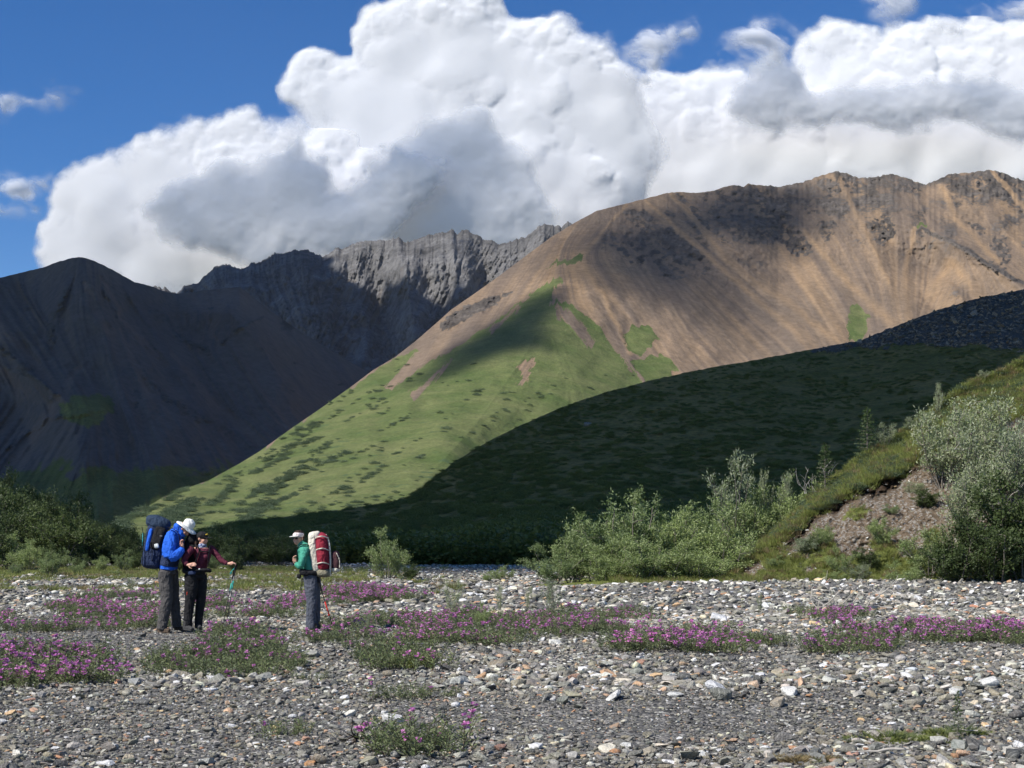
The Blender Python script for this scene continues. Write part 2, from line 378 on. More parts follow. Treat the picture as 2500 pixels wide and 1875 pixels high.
# the green and tan mountain ----------------------------------------------------
SIL_R = [(180,1310),(266,1288),(330,1255),(400,1213),(454,1192),(509,1173),(584,1132),(633,1102),(704,1051),(780,999),(856,945),(910,904),(964,872),(1013,834),(1073,782),(1100,757),(1154,720),(1214,677),(1279,628),(1344,580),(1404,543),(1458,514),(1523,498),(1571,486),(1625,472),(1653,468),(1701,471),(1739,466),(1767,456),(1794,451),(1815,456),(1826,448),(1870,453),(1897,455),(1956,445),(2000,429),(2038,418),(2060,421),(2097,434),(2135,433),(2173,423),(2211,432),(2255,451),(2282,440),(2320,423),(2363,421),(2418,413),(2445,419),(2494,440),(2600,430),(2800,470)]
m_right = mountain_mat('tan_mountain', (0.088,0.076,0.066), (0.205,0.153,0.110), (0.35,0.23,0.125), (0.148,0.11,0.083), (0.074,0.104,0.036), (0.132,0.146,0.064), 0.018, 5)
SPUR = [(498,1530),(560,1440),(620,1385),(700,1350),(780,1330),(900,1260),(1050,1150),(1200,1010),(1330,880)]
def rel_r(PX, PY, T, D):
    cx = interp_y(PY, SPUR)
    d = PX-cx
    w = 300+0*d
    tent = np.where(d < 0, np.clip(1+d/520, 0, 1)**1.0, np.clip(1-d/560, 0, 1)**1.15)
    D = D*(1 - 0.10*tent*sstep(1.03, 0.7, T)*sstep(0.0, 0.5, T))
    # inner spurs of the big bowl on the right
    def sp(line, w, a, p=1.0):
        c = interp_y(PY, line); return -0.42*a*np.clip(1-np.abs(PX-c)/w, 0, 1)**p*sstep(1.03, 0.8, T)*sstep(0.0, 0.3, T)
    D = D + sp([(445,2250),(545,2250),(640,2400),(705,2500),(900,2700)], 150, 330)
    D = D + sp([(445,1650),(620,1790),(700,1880),(900,2030)], 110, 70)
    D = D + sp([(430,2050),(560,2110),(700,2180),(900,2230)], 90, 90)
    D = D + sp([(660,2310),(690,2320),(760,2370),(900,2450)], 90, 150)*sstep(650, 720, PY)
    D = D + sp([(413,2420),(480,2400),(560,2450),(760,2650)], 80, 130)
    return D + 26*fbm(PX/120, PY/120, 3, 52)*sstep(1, 0.9, T)
GR = [  # turf, as it lies on the mountain
    [(100,1400),(266,1285),(400,1208),(633,1098),(856,941),(1010,850),(1060,850),(1180,790),(1260,730),(1330,700),(1370,672),(1372,690),(1350,720),(1345,745),(1370,735),(1420,762),(1470,800),(1500,850),(1530,880),(1590,870),(1640,880),(1665,905),(1500,1000),(1400,1400)],
    [(1330,655),(1400,628),(1428,612),(1420,640),(1375,652)],
    [(2072,752),(2085,742),(2110,755),(2128,768),(2120,800),(2105,835),(2072,835)],
    [(2240,545),(2262,543),(2262,552),(2240,555)],
    [(1520,812),(1545,800),(1590,800),(1615,830),(1560,870),(1530,850)],
]
BARE = [  # scree tongues inside the turf
    [(1350,748),(1372,745),(1420,790),(1455,840),(1440,850),(1405,815),(1360,780)],
    [(1505,845),(1530,870),(1580,930),(1572,935),(1520,880)],
    [(935,945),(1010,860),(1180,770),(1290,715),(1300,722),(1190,800),(1030,900),(960,950)],
    [(1190,805),(1270,745),(1275,752),(1200,820)],
    [(1000,960),(1100,875),(1108,880),(1010,980)],
    [(1260,895),(1300,870),(1310,885),(1275,925)],
    [(1262,935),(1290,905),(1300,915),(1275,950)],
    [(2115,775),(2130,768),(2150,800),(2120,812)],
]
def at_right(PX, PY, T, sA, sB, sC):
    wx = PX+5*fbm(PX/14, PY/14, 3, 61)+3*sA; wy = PY+6*fbm(PX/17, PY/17, 3, 63)+5*sB
    g = np.full(PX.shape, -99.0)
    for p in GR: g = np.maximum(g, inpoly(wx, wy, p))
    b = np.full(PX.shape, -99.0)
    for p in BARE: b = np.maximum(b, inpoly(wx, wy, p))
    grass = sstep(-4, 5, g)*(1-0.85*sstep(-2, 4, b))
    # rock outcrops hang under the skyline
    up = sstep(0.60, 0.98, T)*sstep(1560, 1900, PX)+1.0*np.exp(-((PX-1590-0.8*(PY-545))/130)**2-((PY-560)/75)**2)
    rock = np.clip(up*(0.50+0.55*fbm(PX/38, PY/26, 5, 71)), 0, 1)
    for cx, cy, rx, ry in ((2150,560,45,38),(2050,555,40,28),(2095,590,30,22),(1830,640,60,26),(1940,650,40,22),(2330,715,45,22),(2440,480,50,60),(2290,560,60,40),(1730,615,45,18)):
        rock = np.maximum(rock, 0.42*np.exp(-(((PX-cx)/rx)**2+((PY-cy)/ry)**2)**2)+0.15*fbm(PX/12, PY/10, 3, 75)*np.exp(-((PX-cx)/rx)**2-((PY-cy)/ry)**2))
    rock = np.maximum(rock, 0.8*sstep(-10, 8, inpoly(PX, PY, [(1073,790),(1105,762),(1200,722),(1250,712),(1200,750),(1120,790),(1080,812)])+8*fbm(PX/9, PY/9, 3, 77)))
    nz = lambda a, b: 14*fbm(PX/a, PY/b, 4, 171)
    sx, sy = PX+7*fbm(PX/30, PY/30, 4, 181), PY+7*fbm(PX/30, PY/30, 4, 183)
    dark = np.maximum(sstep(-22, 12, inpoly(sx, sy, [(1532,500),(1600,535),(1730,630),(1741,662),(1645,685),(1544,640),(1470,600),(1487,540)])+0.8*nz(12, 9)), sstep(-22, 12, inpoly(sx, sy, [(1640,480),(1815,458),(1900,470),(1990,600),(1928,618),(1815,591),(1736,600),(1690,560)])+0.8*nz(12, 9)))
    rock = np.maximum(rock, dark*(0.56+0.5*fbm(PX/14, PY/8, 5, 185)+0.08*sB))
    arete = stroke(sx, sy, [(2239,552),(2340,600),(2493,693)], 13); rock = np.maximum(rock, 0.9*arete)
    crag = np.zeros(PX.shape)
    for (x0, x1, y0, y1) in ((1956,2097,478,523),(1990,2046,535,585),(2126,2188,529,591),(2109,2148,580,602),(2370,2490,420,470),(2352,2410,545,575),(2437,2500,461,490),(2414,2465,575,660),(1912,1990,585,625),(2000,2140,430,470),(2170,2260,435,470)):
        e = ((PX-(x0+x1)/2)/((x1-x0)*0.55))**2+((PY-(y0+y1)/2)/((y1-y0)*0.6))**2; crag = np.maximum(crag, sstep(1.3, 0.5, e+0.9*fbm(PX/11, PY/8, 4, 187)))
    rock = np.maximum(rock, crag*(0.62+0.55*fbm(PX/7, PY/5, 4, 191)+0.12*sB))
    chute = np.zeros(PX.shape)
    for ln, a_, b_ in (([(1578,490),(1730,625),(1843,727),(1956,817),(1985,845)],6,22),([(1640,473),(1702,546),(1770,625),(1871,704),(1990,790),(2041,830)],7,20),([(1900,602),(1984,715),(2063,828)],14,26),([(1960,560),(2080,700),(2180,790)],8,20),
        ([(2233,557),(2210,670),(2219,789)],8,16),([(2300,455),(2330,530),(2440,640)],14,10),([(2050,440),(2100,540),(2170,690)],8,12),([(1530,500),(1440,600),(1400,650)],6,14),([(1420,640),(1470,720),(1540,860)],16,8),([(2270,720),(2320,640),(2400,730)],16,22),([(2420,415),(2470,470),(2520,540)],6,12)):
        chute = np.maximum(chute, stroke(sx, sy, ln, a_, b_)**0.7*np.clip(0.85+0.15*sB, 0, 1))
    rock = rock*(1-0.9*chute)*(1-grass)
    pale = np.maximum(stroke(sx, sy, [(1785,600),(1830,625),(1865,655)], 26), np.maximum(stroke(sx, sy, [(1668,642),(1780,680)], 8), stroke(sx, sy, [(1780,745),(1850,770)], 10)))*sstep(-0.1, 0.25, fbm(PX/10, PY/6, 4, 189))
    streak = np.clip(0.42+0.09*sA+0.07*sB+0.06*sC+0.5*chute+0.7*pale, 0, 1)
    rust = np.clip(0.35+0.28*sC+0.18*sB+0.35*fbm(PX/170, PY/120, 3, 81), 0, 1)
    rust = np.maximum(rust, 0.9*np.exp(-((PX-2270)/150)**2-((PY-720)/70)**2)+0.2*sB)
    rust = np.clip(np.maximum(rust*0.6, 0.9*chute), 0, 1)*sstep(700, 1500, PX+0.4*PY-200)*(1-pale)
    rust = np.clip(rust+0.35*sstep(140, 40, np.hypot((PX-1440)/1.2, PY-690)), 0, 1)
    dd = (1.4*sB+2.6*sC)*(1-0.7*grass)*sstep(1.02, 0.95, T) - 16*rock*fbm(PX/13, PY/13, 4, 91, 0.6, ridged=True) + 1.0*fbm(PX/30, PY/14, 4, 95)*grass - 5*chute*(1-grass)
    shrub = sstep(880, 1200, PY+0.12*(1300-PX))*0.95*sstep(-0.45, 0.1, fbm(PX/120, PY/60, 3, 99))
    return dict(streak=streak, grass=grass, rock=rock, rust=rust, shrub=shrub, _dd=dd)
right_m, RM = ray_mountain('tan_mountain', SIL_R, [(180,1345),(2800,1345)], [(180,420),(1000,430),(1500,620),(2800,900)], [(180,470),(266,560),(500,850),(900,1300),(1300,1850),(1530,2100),(1900,2350),(2800,2500)],
    1000, 400, 190, 2700, m_right, rel_r, at_right, flow=[(300,1280,-1,0.55),(600,1130,-1,0.6),(800,1050,-1,0.72),(1100,800,-1,0.78),(1300,660,-1,0.76),(1450,530,-1,0.75),(1000,1100,-1,0.8),(1250,850,-0.9,0.9),(1150,1000,-0.9,0.8),
        (1380,700,0.2,1),(1420,800,0.55,1),(1540,560,0.5,1),(1500,700,0.6,1),(1600,800,0.6,1),(1600,520,0.8,0.75),(1700,570,0.85,0.75),(1800,660,0.9,0.85),(1900,750,0.9,0.75),(1760,800,0.7,0.8),(1700,480,0.5,1),(1800,560,0.7,0.9),(1900,520,0.6,0.8),(1900,640,0.7,0.9),(2000,760,0.6,1),(2000,500,0.6,0.9),(2000,620,0.6,1),(2100,500,0.6,0.8),(2120,640,0.5,1),(2180,760,0.2,1),
        (2200,480,0.5,0.8),(2230,560,0.1,1),(2225,680,-0.05,1),(2300,520,0.8,0.7),(2400,620,1,0.9),(2480,690,1,0.8),(2320,650,-0.4,1),(2300,760,-0.5,1),(2400,720,0.2,1),(2450,480,0.4,1),(2600,600,0.5,1)], tpow=1.0, sil_noise=lambda p: (1.2+2.6*sstep(1700, 2000, p))*fbm(p/11, p*0, 4, 5, 0.6, ridged=True)*sstep(1300, 1600, p), lic=70)
tag(right_m, 'tan scree mountain with a sunlit green spur running down left')

# dark near hill ---------------------------------------------------------
SIL_D = [(380,1318),(480,1300),(536,1284),(617,1272),(725,1258),(834,1244),(942,1228),(997,1214),(1040,1186),(1105,1130),(1187,1080),(1268,1040),(1344,1006),(1419,977),(1500,952),(1582,930),(1674,909),(1761,893),(1842,879),(1973,854),(2103,831),(2168,804),(2276,761),(2385,728),(2500,706),(2700,690),(2900,700)]
md = NT('tundra_hill')
p = md.pos()
n1 = md.noise(0.06, 6, 0.65, p); n2 = md.noise(0.7, 5, 0.7, md.pos((1, 0.6, 1.5))); n3 = md.noise(3.0, 3, 0.6, p)
c = md.mix(md.ramp(n1, [(0.35, (0, 0, 0)), (0.62, (1, 1, 1))]), (0.15, 0.13, 0.026), (0.28, 0.20, 0.058))
c = md.mix(1.0, c, md.ramp(n2, [(0.3, (0.5, 0.5, 0.5)), (0.7, (1.3, 1.3, 1.3))]), 'MULTIPLY')
rk = md.attr('rock').outputs['Fac']
rc = md.mix(n3, (0.05, 0.042, 0.032), (0.17, 0.145, 0.115))
c = md.mix(md.ramp(md.ma('ADD', rk, md.ma('MULTIPLY', md.ma('SUBTRACT', n2, 0.5), 0.6)), [(0.45, (0, 0, 0)), (0.55, (1, 1, 1))]), c, rc)
m_dark = md.done(c, 0.95, md.ma('ADD', n2, n3), 0.9, 0.5, 0.1)
def rel_d(PX, PY, T, D):
    return D + (10*fbm(PX/200, PY/120, 3, 105) + 2.2*fbm(PX/26, PY/7, 4, 107))*sstep(0, 0.15, T)*sstep(1.0, 0.93, T)
def at_d(PX, PY, T, sA, sB, sC):
    rock = sstep(-8, 8, inpoly(PX, PY, [(1960,870),(2000,862),(2110,850),(2250,838),(2380,845),(2700,880),(2800,600),(2300,600),(2100,790)])+14*fbm(PX/30, PY/12, 3, 111))
    return dict(rock=rock, _dd=0.6*fbm(PX/6, PY/3, 3, 113)*sstep(0.02, 0.1, T)*(1+2*rock)*sstep(1.0, 0.97, T)-2.0*rock*fbm(PX/9, PY/5, 3, 117, ridged=True))
hill_m, HM = ray_mountain('dark_hill', SIL_D, [(380,1384),(800,1382),(2900,1382)], [(380,118),(900,86),(1400,84),(2900,84)], [(380,175),(700,205),(1000,225),(1500,320),(2000,400),(2900,470)],
    560, 230, 385, 2880, m_dark, rel_d, at_d, tpow=1.35, lic=4, sil_noise=lambda p: 2.2*fbm(p/12, p*0, 4, 6, 0.6)+1.5*sstep(1950, 2050, p)*fbm(p/5, p*0, 2, 7))
tag(hill_m, 'near tundra hill darkened by a cloud shadow, below the tan mountain')

# valley ground ---------------------------------------------------------
mg = NT('gravel_bed')
p = mg.pos()
v = mg.n('ShaderNodeTexVoronoi', {'Vector': mg.pos((1, 0.8, 1)), 'Scale': 26.0, 'Randomness': 1.0})
v2 = mg.n('ShaderNodeTexVoronoi', {'Vector': mg.pos((1, 1, 1)), 'Scale': 9.0})
bw = mg.n('ShaderNodeRGBToBW', {'Color': v.outputs['Color']}).outputs[0]
st = mg.ramp(bw, [(0.15, (0.06, 0.06, 0.06)), (0.5, (0.14, 0.136, 0.128)), (0.75, (0.25, 0.24, 0.22)), (0.95, (0.45, 0.43, 0.40))])
n1 = mg.noise(0.35, 4, 0.6, p); nf = mg.noise(40, 3, 0.7, p)
c = mg.mix(1.0, st, mg.ramp(nf, [(0.3, (0.6, 0.6, 0.6)), (0.7, (1.25, 1.25, 1.25))]), 'MULTIPLY')
gr = mg.attr('green').outputs['Fac']
gc = mg.mix(mg.noise(6, 4, 0.7, p), (0.055, 0.062, 0.03), (0.15, 0.145, 0.08))
c = mg.mix(mg.ramp(mg.ma('ADD', gr, mg.ma('MULTIPLY', mg.ma('SUBTRACT', mg.noise(2.2, 5, 0.7, p), 0.5), 0.9)), [(0.42, (0, 0, 0)), (0.62, (1, 1, 1))]), c, gc)
m_ground = mg.done(c, 0.9, mg.ma('ADD', mg.ma('MULTIPLY', v.outputs['Distance'], -1.0), nf), 1.0, 0.03, 0.2)
def green_at(x, y):
    px = CX+FPX*x/y; py = HY+FPX*CH/y
    g = 0.75*sstep(58, 66, y)*sstep(900, 500, px) + 0.35*sstep(36, 46, y)*sstep(1150, 700, px)
    g = g + 0.9*sstep(110, 140, y) + 0.45*sstep(43, 46, y)*sstep(1400, 1600, px)
    return np.clip(g, 0, 1)
ys = np.concatenate([np.linspace(2.0, 50, 330), np.geomspace(50.3, 6500, 80)])
xs0 = np.concatenate([np.linspace(-1, 1, 221)])
Xg = xs0[None, :]*(ys[:, None]*0.9+4); Yg = np.repeat(ys[:, None], len(xs0), 1)
Xg[Yg < 60] *= 0.75
Zg = gh(Xg, Yg)+0.010*fbm(Xg*4, Yg*4, 3, 77)*(Yg < 50)
# behind the camera the bar goes on, flat
yb_ = np.array([-400., -60., -8.]); Xb = np.linspace(-1, 1, 221)[None, :]*np.array([600., 120, 20])[:, None]; Yb = np.repeat(yb_[:, None], 221, 1)
Zb = np.zeros_like(Xb)
Xg = np.concatenate([Xb, Xg]); Yg = np.concatenate([Yb, Yg]); Zg = np.concatenate([Zb, Zg])
nr, nc = Xg.shape
idx = np.arange(nr*nc).reshape(nr, nc)
F = np.stack([idx[:-1, :-1], idx[:-1, 1:], idx[1:, 1:], idx[1:, :-1]], -1).reshape(-1, 4)
gm = green_at(Xg, np.maximum(Yg, 1.0))
ground = mesh_np('ground', np.stack([Xg, Yg, Zg], -1).reshape(-1, 3), F, m_ground, True, {'green': gm.reshape(-1)})
tag(ground, kind='structure')

# ------------------------------------------------------------------ the air between here and the ridges
mh = bpy.data.materials.new('air'); mh.use_nodes = True
for n_ in list(mh.node_tree.nodes): mh.node_tree.nodes.remove(n_)
ho = mh.node_tree.nodes.new('ShaderNodeOutputMaterial'); hv = mh.node_tree.nodes.new('ShaderNodeVolumePrincipled')
hv.inputs['Density'].default_value = 1.2e-5; hv.inputs['Color'].default_value = (0.92, 0.95, 1.0, 1); mh.node_tree.links.new(hv.outputs[0], ho.inputs['Volume'])
bx = np.array([(x, y, z) for x in (-6600, 6600) for y in (-460, 7200) for z in (-6, 985)], float)
haze = mesh_np('haze', bx, np.array([(0,1,3,2),(4,6,7,5),(0,4,5,1),(2,3,7,6),(0,2,6,4),(1,5,7,3)]), mh, False); tag(haze, kind='stuff')
# ================================================================== clouds: billowing bodies lit by the same sun
def cloud_mat(name, amax, lo, hi, nscale, namp):
    m = NT(name)
    d = m.n('ShaderNodeBsdfDiffuse', {'Color': (0.95, 0.95, 0.955, 1), 'Roughness': 1.0})
    t = m.n('ShaderNodeBsdfTranslucent', {'Color': (0.95, 0.95, 0.955, 1)})
    mx = m.n('ShaderNodeMixShader', {0: 0.25, 1: d.outputs[0], 2: t.outputs[0]})
    n = m.noise(nscale, 6, 0.68, m.pos())
    f = m.ma('ADD', m.attr('den').outputs['Fac'], m.ma('MULTIPLY', m.ma('SUBTRACT', n, 0.5), namp))
    mr = m.n('ShaderNodeMapRange', {'Value': f, 'From Min': lo, 'From Max': hi, 'To Min': 0.0, 'To Max': amax}, interpolation_type='SMOOTHSTEP')
    tr = m.n('ShaderNodeBsdfTransparent')
    o = m.n('ShaderNodeMixShader', {0: mr.outputs[0], 1: tr.outputs[0], 2: mx.outputs[0]})
    m.t.links.new(o.outputs[0], m.out.inputs['Surface']); return m.m
m_cloud = cloud_mat('cumulus', 1.0, 0.02, 0.75, 0.007, 0.75)
m_soft = cloud_mat('soft_cumulus', 0.92, -0.1, 1.5, 0.004, 0.9)
m_wisp = cloud_mat('wisp', 0.62, 0.08, 1.1, 0.0035, 0.9)
m_broken = cloud_mat('broken_cloud', 0.84, -0.4, 0.6, 0.004, 0.5)
m_overcast = cloud_mat('shading_cloud', 1.0, 0.15, 0.6, 0.02, 0.3)
m_thin = cloud_mat('added_shade_cloud', 0.58, -0.55, 0.7, 0.0012, 0.7)
K = 2500/2212
def blur(a, n):
    for _ in range(n):
        a = (a+np.roll(a, 1, 0)+np.roll(a, -1, 0))/3; a = (a+np.roll(a, 1, 1)+np.roll(a, -1, 1))/3
    return a
def shell(name, X, Y, Z, ax, h, den, mat, label, back=0.5):
    """front surface bulging along -ax by h, and a coarser back"""
    nr, nc = h.shape; ax = np.asarray(ax, float)
    def grid(hh, st, sg):
        x = X[::st, ::st]+ax[0]*sg*hh[::st, ::st]; y = Y[::st, ::st]+ax[1]*sg*hh[::st, ::st]; z = Z[::st, ::st]+ax[2]*sg*hh[::st, ::st]
        r, c = x.shape; i = np.arange(r*c).reshape(r, c)
        F = np.stack([i[:-1, :-1], i[:-1, 1:], i[1:, 1:], i[1:, :-1]], -1)
        dd = den[::st, ::st]
        keep = (np.maximum(np.maximum(dd[:-1, :-1], dd[:-1, 1:]), np.maximum(dd[1:, :-1], dd[1:, 1:])) > -0.35)
        return np.stack([x, y, z], -1).reshape(-1, 3), F[keep].reshape(-1, 4), dd.reshape(-1)
    V1, F1, d1 = grid(h, 1, 1); V2, F2, d2 = grid(h*back, 5, -1)
    V = np.concatenate([V1, V2]); F = np.concatenate([F1, F2+len(V1)]); d = np.concatenate([d1, d2])
    used = np.unique(F); mp = np.zeros(len(V), int); mp[used] = np.arange(len(used))
    o = mesh_np(name, V[used], mp[F], mat, True, {'den': d[used]})
    return tag(o, label, 'cloud', 'clouds over the mountains')
def cumulus(blobs, Y0, label, seed, bbox, step=2.6, relief=0.55, kids=30):
    r = np.random.default_rng(seed)
    x0, x1, y0, y1 = [v*K for v in bbox]
    px = np.arange(x0, x1, step); py = np.arange(y0, y1, step); PX, PY = np.meshgrid(px, py)
    wx = PX+20*fbm(PX/75, PY/75, 3, seed)+9*fbm(PX/24, PY/24, 3, seed+7); wy = PY+20*fbm(PX/75+50, PY/75, 3, seed+3)+9*fbm(PX/24+50, PY/24, 3, seed+9)
    H = np.full(PX.shape, -60.0)
    def add(cx, cy, rad, lift, k):
        m = rad*1.25
        i0, i1 = np.searchsorted(py, (cy-m-30, cy+m+30)); j0, j1 = np.searchsorted(px, (cx-m-30, cx+m+30))
        if i1 <= i0 or j1 <= j0: return
        d2 = (wx[i0:i1, j0:j1]-cx)**2+(wy[i0:i1, j0:j1]-cy)**2
        hh = np.where(d2 < rad*rad, np.sqrt(np.maximum(rad*rad-d2, 0)), -(np.sqrt(d2)-rad)*1.0)*0.9+lift
        a = H[i0:i1, j0:j1]; q = np.clip(0.5+0.5*(hh-a)/k, 0, 1)
        H[i0:i1, j0:j1] = a*(1-q)+hh*q+k*q*(1-q)
    for bx, by, br in blobs: add(bx*K, by*K, br*K, 0, 26)
    for bx, by, br in blobs:
        for _ in range(kids):
            a = r.uniform(0, 6.283); q = math.sqrt(r.uniform(0.02, 1))*0.9
            rr = br*K*r.uniform(0.12, 0.38); cx = bx*K+math.cos(a)*q*br*K; cy = by*K+math.sin(a)*q*br*K
            lift = math.sqrt(max(0, 1-q*q))*br*K*0.9-rr*r.uniform(0.35, 0.75)
            add(cx, cy, rr, lift, 9)
    H = blur(H, 2)
    soft = sstep(-0.1, 0.5, fbm(PX/190, PY/150, 3, seed+21)+1.5*sstep(y0, y1*0.95, PY)-0.40)
    Hb = blur(H, 60)
    H2 = H*(1-0.93*soft)+Hb*0.93*soft
    hp = np.maximum(H2, -20)
    bil = 5*fbm(PX/30, PY/26, 5, seed+31, 0.6)*(1-0.8*soft)-0.8*fbm(PX/11, PY/10, 3, seed+35, ridged=True)*(1-soft)
    den = H/(34+60*sstep(0.0, 0.6, fbm(PX/240, PY/240, 2, seed+41)+0.6*soft))
    D = np.full(PX.shape, float(Y0))
    return shell('cloud', (PX-CX)/FPX*D, D, CH+(HY-PY)/FPX*D, (0, -1, 0.0), (hp+bil)*relief/FPX*Y0, np.minimum(den, 3), m_cloud, label)
TOWER = [(975,70,92),(935,38,62),(1010,38,58),(845,70,58),(880,125,85),(1135,120,62),(1190,118,68),(1245,150,72),(1285,205,72),(1090,160,90),(1000,190,120),(1170,240,120),(1265,290,100),(1330,330,80),
         (690,178,52),(655,190,42),(725,225,72),(800,240,95),(890,270,115),(775,320,90),(690,330,60),(860,380,120),(1010,350,130),(1150,370,130),(1270,400,110),
         (1000,470,140),(860,490,130),(1150,480,120)]
LEFTB = [(525,290,45),(560,300,45),(480,312,48),(600,330,60),(420,312,46),(385,345,55),(330,355,48),(290,375,50),(245,385,48),(200,400,45),(165,430,50),(135,480,42),(130,540,45),(180,540,70),(260,480,95),(370,430,95),(470,400,95),(580,410,110),(700,430,110),(360,530,100),(480,520,100),(600,530,110),(200,590,80),(320,600,70),(450,580,60),(740,530,110),(850,560,110)]
RIGHTB = [(1440,215,48),(1480,240,60),(1535,215,52),(1600,215,62),(1655,190,58),(1400,300,85),(1500,310,95),(1620,300,110),(1770,118,46),(1820,100,50),(1872,112,45),(1770,165,60),(1850,175,85),(1960,140,70),(2010,95,42),(2060,120,55),(2130,110,55),(2200,120,60),(2100,190,100),(2220,210,100),(2300,180,110),(1950,240,120),(1780,260,115),(1850,340,110),(2050,310,120),(2200,330,110),(2330,340,120),(1700,370,110),(1560,390,110),(1400,400,100),(1300,430,90),(1450,450,90),(1250,470,100)]
CUM = []
CUM.append(cumulus(TOWER, 9500, 'tallest white cumulus tower, rising over the grey crag ridge', 31, (560,1480,-80,640), relief=0.36))
CUM.append(cumulus(LEFTB, 9000, 'broad low cumulus bank behind the dark rounded mountain', 32, (20,1010,210,700), relief=0.30))
CUM.append(cumulus(RIGHTB, 10500, 'long cumulus bank above the tan mountain skyline', 33, (1120,2450,-10,560), relief=0.30))
def wispy(polys, Y0, label, seed, bbox, sx=70, sy=30, th=0.02):
    x0, x1, y0, y1 = [v*K for v in bbox]
    PX, PY = np.meshgrid(np.arange(x0, x1, 4), np.arange(y0, y1, 4))
    g = np.full(PX.shape, -200.0)
    for p in polys: g = np.maximum(g, inpoly(PX/K, PY/K, p))
    wx = PX+26*fbm(PX/70, PY/60, 3, seed); wy = PY+22*fbm(PX/70+9, PY/60, 3, seed+2)
    f = fbm((wx+0.5*wy)/sx, (wy-0.3*wx)/sy, 5, seed+5, 0.6)
    den = sstep(-26, 40, g)*(0.55+1.25*f)-th
    D = np.full(PX.shape, float(Y0))
    shell('cloud', (PX-CX)/FPX*D, D, CH+(HY-PY)/FPX*D, (0, -1, 0), blur(np.maximum(den, 0), 14)*110, den, m_wisp, label, 0.3)
def soft_mass(poly, Y0, label, seed, rag=42):
    P = np.array(poly)*K; m = 90
    PX, PY = np.meshgrid(np.arange(P[:, 0].min()-m, P[:, 0].max()+m, 4.0), np.arange(P[:, 1].min()-m, P[:, 1].max()+m, 4.0))
    wx = PX+rag*fbm(PX/90, PY/80, 4, seed, 0.6); wy = PY+rag*fbm(PX/90+7, PY/80, 4, seed+2, 0.6)
    g = inpoly(wx/K, wy/K, poly); den = np.clip(g/30.0+0.1, -1, 2.4)+0.45*fbm(PX/36, PY/30, 4, seed+4)
    h = blur(np.sqrt(np.clip(g, 0, 80)/80), 10)*55+9*fbm(PX/60, PY/50, 4, seed+6)
    D = np.full(PX.shape, float(Y0)); shell('cloud', (PX-CX)/FPX*D, D, CH+(HY-PY)/FPX*D, (0, -1, 0), h*0.6/FPX*Y0, den, m_soft, label, 0.3)
MASS = [([(300,450),(340,400),(400,380),(470,350),(560,330),(640,300),(700,330),(740,390),(820,330),(880,300),(930,330),(980,380),(900,470),(830,560),(600,590),(450,560),(350,520)], 8500, 'smoky grey cloud mass low in front of the left bank'),
        ([(800,380),(870,290),(950,255),(1010,225),(1060,220),(1090,270),(1130,310),(1170,380),(1210,450),(1200,520),(1100,560),(860,560),(760,500)], 8700, 'grey domed cloud standing in front of the tallest tower'),
        ([(1560,230),(1610,150),(1680,120),(1740,140),(1770,190),(1900,180),(1990,150),(2100,170),(2230,190),(2300,260),(2200,330),(2050,270),(1900,300),(1800,270),(1660,290),(1580,270)], 9900, 'flat grey cloud sheet in front of the long bank'),
        ([(1300,310),(1360,290),(1420,300),(1430,330),(1370,345),(1310,335)], 9900, 'small dark scud of cloud between tower and long bank')]
for i, (q_, y_, l_) in enumerate(MASS): soft_mass(q_, y_, l_, 60+i*9)
wispy([[(-60,200),(0,190),(60,215),(80,180),(110,175),(175,200),(172,235),(110,240),(50,225),(30,265),(-60,290)]], 8000, 'small thin wisp of cloud in the blue, upper one at the left edge', 41, (-80,220,130,320))
wispy([[(-60,370),(30,380),(115,378),(120,400),(95,440),(100,480),(60,470),(-60,470)]], 8000, 'thin ragged cloud just left of the low cumulus bank', 42, (-80,180,330,540))
wispy([[(1340,100),(1400,60),(1500,30),(1530,60),(1500,110),(1460,130),(1400,200),(1350,180)],[(1500,110),(1560,80),(1650,35),(1740,70),(1760,110),(1680,150),(1590,160),(1520,170)]], 9000, 'torn wispy cloud in the blue gap between the two cumulus heads', 43, (1290,1800,0,240))
wispy([[(1850,-40),(2000,-40),(1990,20),(1930,90),(1890,70),(1870,20)],[(1980,60),(2060,20),(2240,-10),(2260,50),(2160,60),(2050,90)]], 9000, 'thin streaks of cloud above the right hand cumulus head', 44, (1790,2300,-60,130))

# clouds out of frame, up the sun's side, whose shadows lie on the hills --------------------
SH = (-SUN.x/SUN.z, -SUN.y/SUN.z)
def surf_q(M, pts):                      # picture points on a mountainside -> where their sun ray meets the ground plane
    out = []
    for x, y in pts:
        p = on(M, x, y); out.append((p[0]+SH[0]*p[2], p[1]+SH[1]*p[2]))
    return out
def sky_cloud(polys, zc, res, rag, soft, label, mat=None, thick=60, seed=0, nsc=None):
    P = np.array([p for q in polys for p in q]); m = rag*2+soft
    qx = np.arange(P[:, 0].min()-m, P[:, 0].max()+m, res); qy = np.arange(P[:, 1].min()-m, P[:, 1].max()+m, res)
    QX, QY = np.meshgrid(qx, qy); g = np.full(QX.shape, -1e4)
    ns = nsc or rag*4
    w = rag*fbm(QX/ns, QY/ns, 4, 300+seed, 0.6)
    for p in polys: g = np.maximum(g, inpoly(QX, QY, p))
    den = np.clip((g+w)/soft, -1, 2)
    h = thick*np.sqrt(np.clip(den, 0, 2)/2)*(0.8+0.5*fbm(QX/(ns*0.7), QY/(ns*0.7), 4, 400+seed))
    return shell('cloud', QX-SH[0]*zc, QY-SH[1]*zc, np.full(QX.shape, float(zc)), (0, 0, 1), h, den, mat or m_overcast, label, 0.25)
